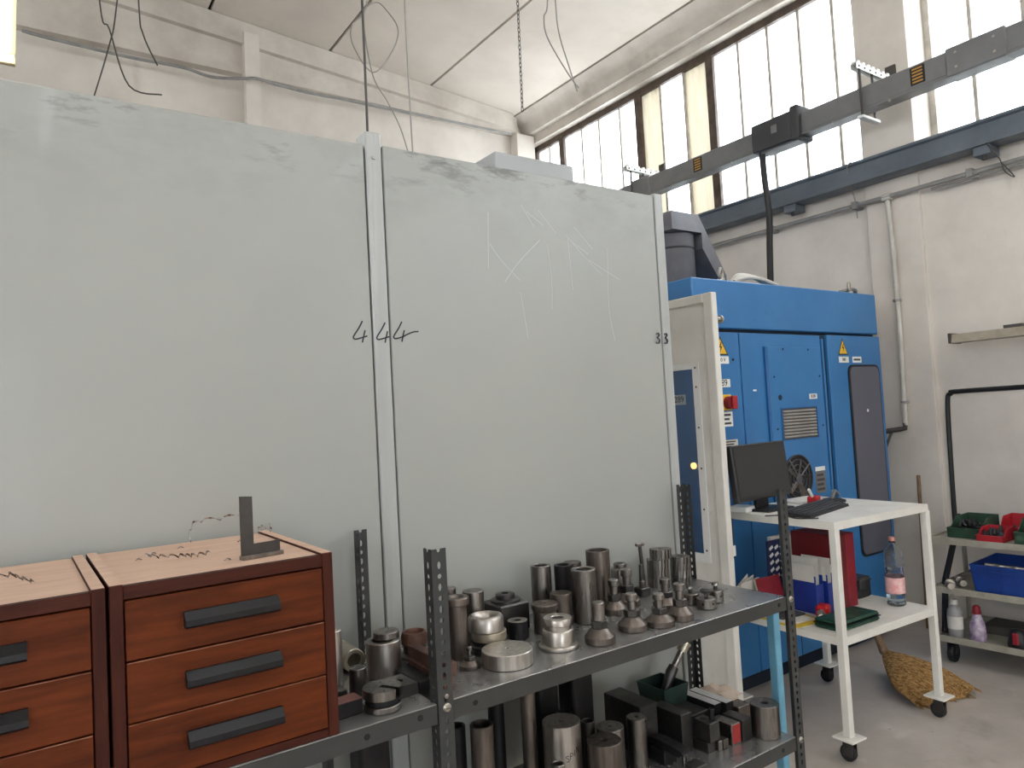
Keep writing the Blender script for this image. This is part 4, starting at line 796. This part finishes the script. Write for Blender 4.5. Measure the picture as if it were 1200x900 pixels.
# grey window strip
def rrect(x0, x1, z0, z1, r_):
    o = []
    for cx, cz, a0 in ((x1-r_, z1-r_, 0), (x0+r_, z1-r_, PI/2), (x0+r_, z0+r_, PI), (x1-r_, z0+r_, 1.5*PI)): o += [(cx+r_*math.cos(a0+k*PI/12), cz+r_*math.sin(a0+k*PI/12)) for k in range(7)]
    return o
MB().prism(rrect(4.378, 4.745, .55, 1.768, .05), MY-.014, MY-.006, 'xz').build('window_seal', 'rubber', dr); MB().prism(rrect(4.392, 4.731, .564, 1.754, .042), MY-.017, MY-.014, 'xz').build('window_strip', 'greywin', dr)
MB().cyl(.010, .003).xf(Q).build('rivet', 'white', dr, (4.56, MY-.017, 1.47))
# side label, indicator, low joints
sd = box('side_panel', 'blue', mc, X0-.006, X0, MY+.03, 3.6, .12, 1.93, .002)
s_ = box('sticker', 'white', sd, X0-.0075, X0-.006, 2.63, 2.72, 1.567, 1.622); text('lettering', '289', .046, 'black', s_, (X0-.0078, 2.675, 1.595), (PI/2, 0, -PI/2))
MB().cyl(.016, .012).rot('Y', -PI/2).build('indicator_lamp', 'orange', sd, (X0-.006, 2.60, 1.243))
for x in (3.70, 3.95): box('panel_joint', 'bluegap', mc, x, x+.006, MY-.0012, MY, .10, .90)
# motor on top
mt = thing('hooded_motor', 'dark grey motor with a slanted hood on top of the blue machine', 'motor', (3.26, 2.92, 2.242))
MB().cyl(.125, .30, c=(0, 0, .03), ch=.006, seg=48).build('casing', 'motor', mt); MB().cyl(.135, .03).build('foot_ring', 'motor', mt); MB().cyl(.128, .012, c=(0, 0, .235), seg=48).build('band', 'rubber', mt)
MB().prism([(-.15, .33), (-.15, .435), (.08, .435), (.30, .09), (.30, .05), (.24, .05), (.10, .24), (.10, .33)], -.14, .14, 'xz').build('hood', 'motorhood', mt)
def eye(x, y, lb):
    t = thing('eye_bolt', lb, 'eye bolt', (x, y, 2.2415)); MB().cyl(.022, .02).build('shank', 'zinc', t)
    MB().tube([(.03*math.cos(a), 0, .045+.03*math.sin(a)) for a in [2*PI*i/20 for i in range(21)]], .010, 8).build('ring', 'zinc', t); t.rotation_euler = (0, 0, .4)
eye(3.28, 2.60, 'lifting eye bolt beside the motor on the machine'); eye(4.58, 2.60, 'lifting eye bolt at the far end of the machine top')
cb = MB()
for k in range(3): cb.tube(smooth_path([(3.42+.02*k, 2.62+.03*k, 2.256+.002*k), (3.52, 2.61+.03*k, 2.285+.012*k), (3.66, 2.61+.03*k, 2.285+.012*k), (3.84, 2.62+.03*k, 2.256)], 6), .012, 8)
cb.build('cable_bundle', 'pipe', label='loose bundle of cream cables on the machine roof', cat='cable')
MB().tube(smooth_path([(4.50, 2.62, 2.256), (4.68, 2.63, 2.285), (4.79, 2.68, 2.262), (4.85, 2.78, 2.10), (4.82, 2.83, 1.9), (4.815, 2.83, 1.75)]), .012, 8).build('machine_cable', 'pipegrey', label='grey cable looping over the machine edge by the pillar', cat='cable')

# ================================================================== WHITE TROLLEY TABLE
tb = thing('trolley_table', 'white two-tier metal trolley table on castors beside the machine', 'table', (2.93, 1.815, 0), math.radians(-3.2))
W, D, TT = .715, .60, 1.02
top = MB().box(-.012, W+.012, -.012, D+.012, TT-.004, TT, .001).build('table_top', 'whitepaint', tb)
MB().box(-.012, W+.012, -.012, -.009, TT-.035, TT-.004).box(-.012, W+.012, D+.009, D+.012, TT-.035, TT-.004).box(-.012, -.009, -.009, D+.009, TT-.035, TT-.004).box(W+.009, W+.012, -.009, D+.009, TT-.035, TT-.004).build('top_rim', 'whitepaint', top)
low = MB().box(-.012, W+.012, -.012, D+.012, .521, .525, .001).build('lower_shelf', 'whitepaint', tb)
MB().box(-.014, W+.014, -.014, -.011, .490, .521).box(-.014, W+.014, D+.011, D+.014, .490, .521).box(-.014, -.011, -.011, D+.011, .490, .521).box(W+.011, W+.014, -.011, D+.011, .490, .521).build('shelf_rim', 'whitepaint', low)
for x in (0, W):
    for y in (0, D):
        sx, sy = (1 if x == 0 else -1), (1 if y == 0 else -1)
        MB().box(x-.0165 if sx > 0 else x-.0145, x+.0165, y-.0165, y+.0165, .105, TT-.03, .002).build('leg', 'whitepaint', tb)
        MB().box(x-.05, x+.05, y-.05, y+.05, .098, .106, .002).build('castor_plate', 'whitepaint', tb)
        cs = MB().cyl(.024, .018, c=(x, y, .0795)).build('castor', 'plastic_black', tb)
        MB().box(x-.018, x-.013, y-.022, y+.022, .025, .08).box(x+.013, x+.018, y-.022, y+.022, .025, .08).build('fork', 'steel_dark', cs)
        MB().lathe([(.008, -.012), (.033, -.012), (.035, -.008), (.035, .008), (.033, .012), (.008, .012)], closed=True).rot('Y', PI/2).build('wheel', 'rubber', cs, (x, y+.008, .0355))
def tl(x, y): a = math.radians(-3.5); return (2.985+x*math.cos(a)-y*math.sin(a), 1.865+x*math.sin(a)+y*math.cos(a))
TZ = 1.0204
# monitor
mo = thing('computer_monitor', 'black flat computer monitor on the white trolley table', 'monitor', (3.084, 2.274, TZ), math.radians(4))
MB().prism([(-.08, -.07), (.12, -.09), (.12, .06), (-.08, .08)], 0, .012, 'xy').build('stand_base', 'plastic_black', mo); MB().box(-.05, .05, .005, .03, .012, .12, .004).build('stand_neck', 'plastic_black', mo)
bz = MB().box(-.26, .21, -.02, .02, .06, .335, .006).rot('X', math.radians(-6), (0, 0, .2)).build('bezel', 'plastic_black', mo)
MB().box(-.247, .197, -.0215, -.0195, .085, .322).rot('X', math.radians(-6), (0, 0, .2)).build('screen', 'screen', mo); MB().cyl(.007, .002).xf(Q).build('brand_badge', 'zinc', mo, (-.02, -.007, .072))
# keyboard
kb = thing('keyboard', 'black computer keyboard on the trolley table', 'keyboard', (3.175, 2.055, TZ), math.radians(10))
MB().prism([(-.075, 0), (.075, 0), (.075, .022), (.068, .026), (-.07, .012)], -.225, .225, 'yz').build('case', 'plastic_black', kb)
kz = lambda y: .012+(y+.07)/.138*.014
kd = MB().box(-.0085, .0085, -.0078, .0078, 0, .005, .001).mesh('key', 'busbox')
for r_ in range(5):
    for c_ in range(20):
        y = -.055+r_*.024; link('key', kd, kb, (-.205+c_*.0216, y, kz(y)), (math.radians(5.8), 0, 0))
t = thing('red_pen_holder', 'small red block holding a white marker pen behind the keyboard', 'pen holder', (3.373, 2.187, TZ), .3)
MB().box(-.035, .035, -.025, .025, 0, .045, .006).build('holder', 'red', t); MB().tube([(-.01, 0, .03), (-.075, .0, .085)], .0075, 10).build('marker_pen', 'white', t)
t = thing('desk_stapler', 'black desk gadget with a metal lever on the table', 'stapler', (3.488, 2.154, TZ), -.2)
MB().prism([(-.06, 0), (.06, 0), (.06, .012), (.02, .025), (-.03, .022), (-.06, .012)], -.03, .03, 'xz').build('body', 'plastic_black', t); MB().tube([(-.01, 0, .018), (.02, 0, .06), (.045, 0, .035)], .009, 8).build('lever', 'bus', t); MB().tube([(.02, .015, .06), (.03, .02, .02)], .006, 8).build('lever', 'zinc', t)
m = MB().box(-.14, .10, -.075, .075, 0, .012, .002); m.build('paper_pad', 'paper', None, (3.479, 2.298, TZ), (0, 0, -.05), 'flat cream board lying at the back corner of the table', 'board')
m = MB().box(-.05, .05, -.05, .05, 0, .028, .004); m.build('white_adapter', 'white', None, (2.985, 2.335, TZ), (0, 0, .2), 'small white box beside the monitor foot', 'box')
MB().tube(smooth_path([(2.900, 2.139, TZ+.004), (2.968, 2.081, TZ+.004), (2.944, 2.043, TZ+.004), (2.910, 1.975, TZ+.004), (2.968, 1.908, TZ+.004)]), .003, 6).build('keyboard_cable', 'cableblack', label='thin black cable lying beside the keyboard', cat='cable')
t = thing('hanging_bag', 'black bag with a pale print hanging at the table corner', 'bag', (2.86, 2.36, .82))
MB().box(-.03, .03, -.05, .05, -.02, .19, .012).build('bag_body', 'plastic_black', t); box('print', 'white', t, -.032, .025, -.0515, -.049, .0, .05)
# lower tier
LT = .5254
t = thing('green_pouch', 'dark green zipped pouch lying on the lower tier', 'pouch', (3.133, 1.908, LT), math.radians(-3))
MB().box(-.15, .15, -.07, .07, 0, .022, .01).build('lower_half', 'darkgreen', t); MB().box(-.148, .148, -.068, .068, .0235, .042, .01).build('upper_half', 'darkgreen', t); MB().box(-.151, .151, -.071, .071, .0215, .0242).build('zip', 'black', t)
t = thing('water_bottle', 'clear ribbed plastic water bottle with pink cap and label', 'bottle', (3.572, 1.908, LT))
pr = [(0, .004), (.02, .002), (.036, .0), (.042, .006), (.043, .02), (.040, .03), (.043, .04), (.043, .145), (.041, .155), (.034, .165), (.036, .178), (.043, .19), (.044, .20), (.041, .21), (.044, .222), (.044, .238), (.041, .246), (.043, .256), (.038, .272), (.024, .29), (.015, .298), (.0135, .315)]
MB().lathe(pr+[(.0115, .315), (.013, .298), (.022, .288), (.036, .270), (.041, .256), (.041, .04), (.034, .004), (0, .006)], seg=40).build('bottle_body', 'petglass', t, ang=180)
MB().cyl(.0155, .02, c=(0, 0, .313)).build('cap', 'cap_pink', t); MB().lathe([(.0434, .062), (.0438, .062), (.0438, .138), (.0434, .138)], closed=True).build('wrap_label', 'label_pink', t)
MB().lathe([(0, .007), (.032, .007), (.0395, .025), (.0395, .055), (0, .055)]).build('water', 'water', t)
t = thing('black_case', 'black plastic tool case on the lower tier beside the red binder', 'case', (3.575, 2.200, LT), math.radians(-3))
MB().box(-.085, .085, -.12, .12, 0, .105, .008).build('case_body', 'plastic_black', t); MB().box(-.087, .087, -.122, .122, .085, .09).build('lid_seam', 'rubber', t); box('latch', 'busbox', t, -.02, .03, -.126, -.119, .05, .095, .002)
t = thing('red_binder', 'tall dark red binder box standing on the lower tier', 'binder', (3.387, 2.167, LT), math.radians(-3))
MB().box(-.075, .0, -.13, .13, 0, .36, .003).build('cover', 'darkred', t); MB().box(.0005, .07, -.13, .13, 0, .36, .003).build('spine', 'crimson', t)
for x, y, hh, lb in ((3.195, 2.16, .14, 'blue file holder stuffed with papers, next to the red folder'), (3.263, 2.14, .14, 'blue file holder stuffed with papers, next to the red binder')):
    t = thing('file_holder', lb, 'file holder', (x, y, LT), math.radians(-3))
    MB().box(-.028, .028, -.09, -.087, 0, hh, .001).box(-.028, -.025, -.087, .09, 0, hh+.04).box(.025, .028, -.087, .09, 0, hh+.04).box(-.025, .025, .087, .09, 0, hh+.05).box(-.025, .025, -.087, .087, 0, .003).build('holder', 'folderblue', t)
    for k in range(4): MB().box(-.001, .001, -.08, .08, .004, .24+.02*math.sin(k*2.2+x*9)).rot('Y', .04*(k-1.5)).build('paper_sheet', 'paper', t, (-.018+k*.012, 0, 0))
t = thing('patterned_sleeve', 'navy sleeve with white dashes and a cream folder leaning behind', 'folder', (3.192, 2.303, LT), math.radians(-3))
sv = MB().box(-.07, .06, -.006, .006, 0, .33, .002).build('sleeve', 'navy', t)
for r_ in range(5):
    for c_ in range(3): MB().box(-.014, .014, -.008, -.006, -.007, .007).rot('Y', -.5).build('dash', 'white', sv, (-.045+c_*.04, 0, .15+r_*.036))
MB().box(-.03, .17, .008, .03, 0, .345, .004).build('folder', 'paper', t)
t = thing('red_folder', 'dark red folder propped on the lower tier by the table edge', 'folder', (3.055, 2.245, LT), math.radians(-6))
MB().box(-.06, .10, -.004, .004, 0.004, .17, .001).rot('X', -.25).build('cover', 'crimson', t); MB().box(-.055, .095, .006, .02, .008, .165, .001).rot('X', -.25).build('pages', 'paper', t)
MB().box(-.035, .035, -.03, .03, 0, .06, .012).build('red_tape_dispenser', 'red', None, (3.15, 2.035, LT), (0, 0, .3), 'small red plastic dispenser before the file holders', 'dispenser')
t = thing('yellow_folder', 'yellow folder with papers lying on the lower tier', 'folder', (2.996, 2.118, LT), math.radians(-8))
MB().box(-.08, .12, -.11, .10, 0, .006, .001).build('cover', 'folderyellow', t); MB().box(-.07, .08, -.08, .10, .0065, .014, .001).build('papers', 'paper', t); MB().box(-.06, .09, -.02, .09, .0145, .024, .002).build('notebook', 'busbox', t)
MB().cyl(.028, .022, .018).rot('X', 1.1).build('tape_roll', 'zinc', None, (3.060, 1.996, LT+.0265), (0, 0, .4), 'shiny metal ring standing beside the green pouch', 'ring')
t = thing('loose_papers', 'fan of loose white papers at the left end of the lower tier', 'papers', (2.97, 2.37, LT))
for k in range(3): MB().box(-.05, .09, -.0008, .0008, 0, .13).rot('X', .3).rot('Y', -.5+.22*k).build('paper_sheet', 'paper', t, (0, -.01*k, .035))
MB().box(-.03, .03, -.02, .02, 0, .05, .006).build('junction_box', 'plastic_black', None, (3.47, 2.30, .935), (0, 0, 0), 'small black box fixed under the table top', 'box')

# ================================================================== BROOM
br = thing('straw_broom', 'straw broom lying on the floor under the trolley table', 'broom')
hd, tip = Vector((3.95, 2.19, .13)), Vector((3.83, 1.82, .03)); ax = (tip-hd); side = Vector((ax.y, -ax.x, 0)).normalized(); upv = side.cross(ax).normalized()
def bp_(t_, a, q=1):
    wd = (.022+.135*min(1, t_*1.7)**.85+.03*t_)*q; th = (.022+.048*math.sin(min(1, t_*1.5)*PI*.6))*q*(1-.4*t_)
    p = hd+ax*t_+side*wd*math.cos(a)+upv*th*math.sin(a); return p
m = MB(); vs = []; fs = []; NR, NS = 16, 40
for i in range(NR):
    for k in range(NS):
        a = 2*PI*k/NS; t_ = i/(NR-1)*(.93+.05*math.sin(5*a)); p = bp_(t_, a, 1+.05*math.sin(k*2.4)); p.z = max(p.z, .006); vs.append(p)
for i in range(NR-1):
    for k in range(NS): l_ = (k+1) % NS; fs.append((i*NS+k, i*NS+l_, (i+1)*NS+l_, (i+1)*NS+k))
fs += [tuple(range(NS))[::-1], tuple((NR-1)*NS+k for k in range(NS))]; m.add(vs, fs).build('straw_head', 'straw', br, ang=60)
m = MB()
for k in range(1100):
    a = random.uniform(0, 2*PI); t0 = random.uniform(0, .75); t1 = min(1.05, t0+random.uniform(.15, .35)); d0 = random.uniform(-.07, .07)
    pts = [bp_(t0+(t1-t0)*j/3, a+d0*j/3, 1.03+.04*random.random()) for j in range(4)]
    for p in pts: p.z = max(p.z, .004)
    m.tube(pts, .0026, 3)
for k in range(26):
    a = random.uniform(1.6, 3.6); p = bp_(.08+.2*random.random(), a, 1); q_ = p+side*-.05*random.random()*0+Vector((-.06*random.random(), .07*random.random(), -.06*random.random())); q_.z = max(.006, q_.z); m.tube([p, (p+q_)/2+Vector((0, 0, .01)), q_], .0012, 3)
m.build('bristles', 'straw', br, kind='stuff')
for t_ in (.2, .3, .42): MB().tube([bp_(t_, 2*PI*k/24, 1.05) for k in range(25)], .003, 5).build('binding', 'stick', br)
hh = hd-ax.normalized()*.02; MB().tube([hd+ax*.1, hd-ax*.04+Vector((0, 0, .01)), hd-ax*.2+Vector((.01, .0, .09)), Vector((4.0, 2.40, .45)), Vector((4.0, 2.505, .69))], .012, 10, rs=[.026, .024, .017, .013, .013]).build('handle', 'stick', br)

MB().tube([(4.98, 2.46, 0.002), (5.13, 2.52, 1.0)], .013, 8).build('wooden_stick', 'stick', label='thin wooden stick leaning on the pillar behind the table', cat='stick')

# ================================================================== PARTS TROLLEY BY THE WALL
rk = thing('parts_trolley', 'low grey metal parts trolley with three shelves against the wall', 'trolley', (4.40, 2.13, 0), math.radians(3))
RD, RL = .55, 1.45    # depth along x, length along -y
for z in (.155, .434, .717):
    s_ = MB().box(0, RD, -RL, 0, z-.012, z-.006).build('shelf', 'rackpaint', rk)
    MB().box(-.003, .0, -RL, 0, z-.03, z+.006).box(RD, RD+.003, -RL, 0, z-.03, z+.006).box(0, RD, -.003, 0, z-.03, z+.006).box(0, RD, -RL, -RL+.003, z-.03, z+.006).build('shelf_rim', 'rackpaint', s_)
for y in (-.022, -RL+.03):
    MB().tube([(.06, y, .16), (.12, y, .45), (.40, y, .80)], .018, 4).build('slanted_post', 'rubber', rk)
for y in (.008, -RL-.008):
    MB().box(RD-.07, RD-.02, y-.006, y+.006, .13, .73, .002).build('upright', 'rackpaint', rk); MB().box(.0, .035, y-.006, y+.006, .13, .73, .002).build('upright', 'rackpaint', rk)
for x in (.06, RD-.06):
    for y in (-.06, -RL+.06):
        cs = MB().box(x-.03, x+.03, y-.03, y+.03, .112, .125, .002).build('castor', 'steel_dark', rk)
        MB().lathe([(.008, -.016), (.05, -.016), (.053, -.01), (.053, .01), (.05, .016), (.008, .016)], closed=True).rot('X', PI/2).build('wheel', 'rubber', cs, (x, y, .0535)); MB().box(x-.02, x+.02, y-.024, y-.019, .05, .112).box(x-.02, x+.02, y+.019, y+.024, .05, .112).build('fork', 'steel_dark', cs)
def rl(x, y): a = math.radians(3); return (4.40+x*math.cos(a)-y*math.sin(a), 2.13+x*math.sin(a)+y*math.cos(a))
def bin_(mat, x, y, wd, ln, h, label, fill=0):
    """stacking bin: open front lip facing the room (-x)"""
    px, py = rl(x, y); t = thing('storage_bin', label, 'bin', (px, py, .7116), math.radians(3))
    t_ = .004; m = MB(); m.box(0, ln, -wd/2, wd/2, 0, t_)
    m.prism([(0, 0), (ln, 0), (ln, h), (ln*.42, h), (ln*.2, h*.55), (0, h*.55)], -wd/2, -wd/2+t_, 'xz'); m.prism([(0, 0), (ln, 0), (ln, h), (ln*.42, h), (ln*.2, h*.55), (0, h*.55)], wd/2-t_, wd/2, 'xz')
    m.box(ln-t_, ln, -wd/2, wd/2, 0, h); m.box(0, t_, -wd/2, wd/2, 0, h*.5); m.box(-.008, t_, -wd/2, wd/2, h*.5, h*.55); m.build('bin_shell', mat, t)
    f = MB()
    for k in range(fill):
        a = random.uniform(0, PI); x_, y_ = random.uniform(.03, ln-.04), random.uniform(-wd*.33, wd*.33); z_ = random.uniform(.012, h*.55)
        q_ = MB().cyl(.008, random.uniform(.02, .05), seg=8).rot('X', random.uniform(.3, 1.5)).rot('Z', a).move(x_, y_, z_); f.add(q_.v, q_.f)
    if fill: f.build('small_fittings', 'plastic_black', t, kind='stuff')
bin_('bingreen', .10, -.145, .165, .32, .105, 'green stacking bin at the left end of the trolley top', 30); bin_('binred', .27, -.335, .14, .24, .105, 'red stacking bin set back between the green bins', 4); bin_('binred', .04, -.30, .13, .19, .07, 'small red bin at the front edge holding black pieces', 26)
bin_('bingreen', .05, -.50, .165, .34, .125, 'green stacking bin beside the red bins on the right', 30); bin_('bingreen', .05, -.70, .165, .34, .125, 'far green stacking bin at the open end of the trolley top', 20)
px, py = rl(.05, -.535)
t = thing('blue_crate', 'large blue plastic crate on the middle trolley shelf', 'crate', (px, py, .4286), math.radians(3))
L2, D2, H2 = .33, .40, .15; m = MB(); m.box(0, D2, -L2, L2, 0, .005)
for a, b in ((0, .006), (D2-.006, D2)): m.prism([(-L2, 0), (L2, 0), (L2+.02, H2), (-L2-.02, H2)], a, b, 'yz')
for s_ in (-1, 1): m.prism([(s_*L2, 0), (s_*(L2-.006), 0), (s_*(L2+.014), H2), (s_*(L2+.02), H2)], 0, D2, 'xy') if 0 else m.add([(0, s_*L2, 0), (D2, s_*L2, 0), (D2, s_*(L2+.02), H2), (0, s_*(L2+.02), H2), (0, s_*(L2-.006), 0), (D2, s_*(L2-.006), 0), (D2, s_*(L2+.014), H2), (0, s_*(L2+.014), H2)], [(0, 1, 2, 3), (7, 6, 5, 4), (0, 4, 5, 1), (3, 2, 6, 7), (0, 3, 7, 4), (1, 5, 6, 2)])
m.build('crate_shell', 'crate', t)
for y in (-.2, .0, .2): box('rib', 'crate', t, -.006, .0, y-.006, y+.006, .0, H2-.01)
MB().box(-.008, .0, -L2-.02, L2+.02, H2-.04, H2-.032).box(-.008, .0, -L2-.02, L2+.02, H2-.008, H2).build('rim', 'crate', t)
for k, (y, lb) in enumerate(((.27, 'pale metal pin'), (.20, 'pale metal pin'), (.12, 'long pale rod'))):
    MB().tube([(px+.03, py+y+.02, .575), (px+.10, py+y-.06, .560)], .011, 10).build('metal_pin', 'steel_bright', label=lb+(' nearest the crate end' if k == 0 else ' second from the crate end' if k == 1 else ' further in the blue crate'), cat='pin')
# rounded insert inside the crate
for k, (x, y, lb) in enumerate(((.10, -.045, 'bright spindle tool holder lying at the shelf end'), (.20, -.05, 'bright spindle tool holder lying behind the first one'))):
    px2, py2 = rl(x, y); t = thing('tool_holder', lb, 'tool holder', (px2, py2, .4285+.0275), math.radians(-150+8*k))
    MB().lathe([(0, 0), (.012, 0), (.014, .02), (.024, .075), (.0265, .078), (.0265, .098), (.022, .10), (.022, .115), (.018, .118), (.018, .15), (0, .15)]).rot('Y', PI/2).build('taper', 'steel_bright', t)
    MB().cyl(.027, .008, c=(0, 0, .084)).rot('Y', PI/2).build('collar', 'steel_mid', t)
px2, py2 = rl(.055, -.085)
t = thing('soap_bottle', 'grey plastic bottle with a cream label on the bottom trolley shelf', 'bottle', (px2, py2, .1495))
MB().lathe([(0, 0), (.036, 0), (.04, .004), (.04, .13), (.036, .155), (.018, .175), (.016, .178), (.016, .185), (0, .185)]).build('bottle_body', 'bottle_soap', t, ang=60); MB().cyl(.02, .028, c=(0, 0, .185)).build('cap', 'paper', t); MB().lathe([(.0403, .05), (.0408, .05), (.0408, .12), (.0403, .12)], closed=True).build('wrap_label', 'paper', t)
px2, py2 = rl(.055, -.20)
t = thing('spray_bottle', 'violet and white bottle with a purple cap on the bottom trolley shelf', 'bottle', (px2, py2, .1495))
MB().lathe([(0, 0), (.036, 0), (.04, .004), (.041, .06), (.036, .10), (.026, .125), (.020, .15), (0, .15)]).build('bottle_body', 'bottle_violet', t, ang=60); MB().lathe([(0, .15), (.021, .15), (.023, .155), (.019, .19), (.012, .198), (0, .2)]).build('cap', 'crimson', t)
px2, py2 = rl(.07, -.39)
t = thing('black_tool', 'black tool body with a red grip on the bottom trolley shelf', 'tool', (px2, py2, .1495), math.radians(3))
MB().lathe([(0, 0), (.05, 0), (.052, .006), (.042, .07), (.03, .095), (0, .1)]).build('body', 'plastic_black', t, ang=60); MB().box(-.052, -.036, -.016, .016, .02, .085, .006).build('grip', 'crimson', t)
for x, y, l_, lb in ((.22, -.38, .22, 'dark flat box lying at the back of the bottom trolley shelf'), (.30, -.85, .2, 'dark metal box at the far end of the bottom shelf')):
    px2, py2 = rl(x, y); MB().box(0, .2, -l_, l_, 0, .05, .006).build('dark_box', 'cable', None, (px2, py2, .1495), (0, 0, math.radians(3)), lb, 'box')
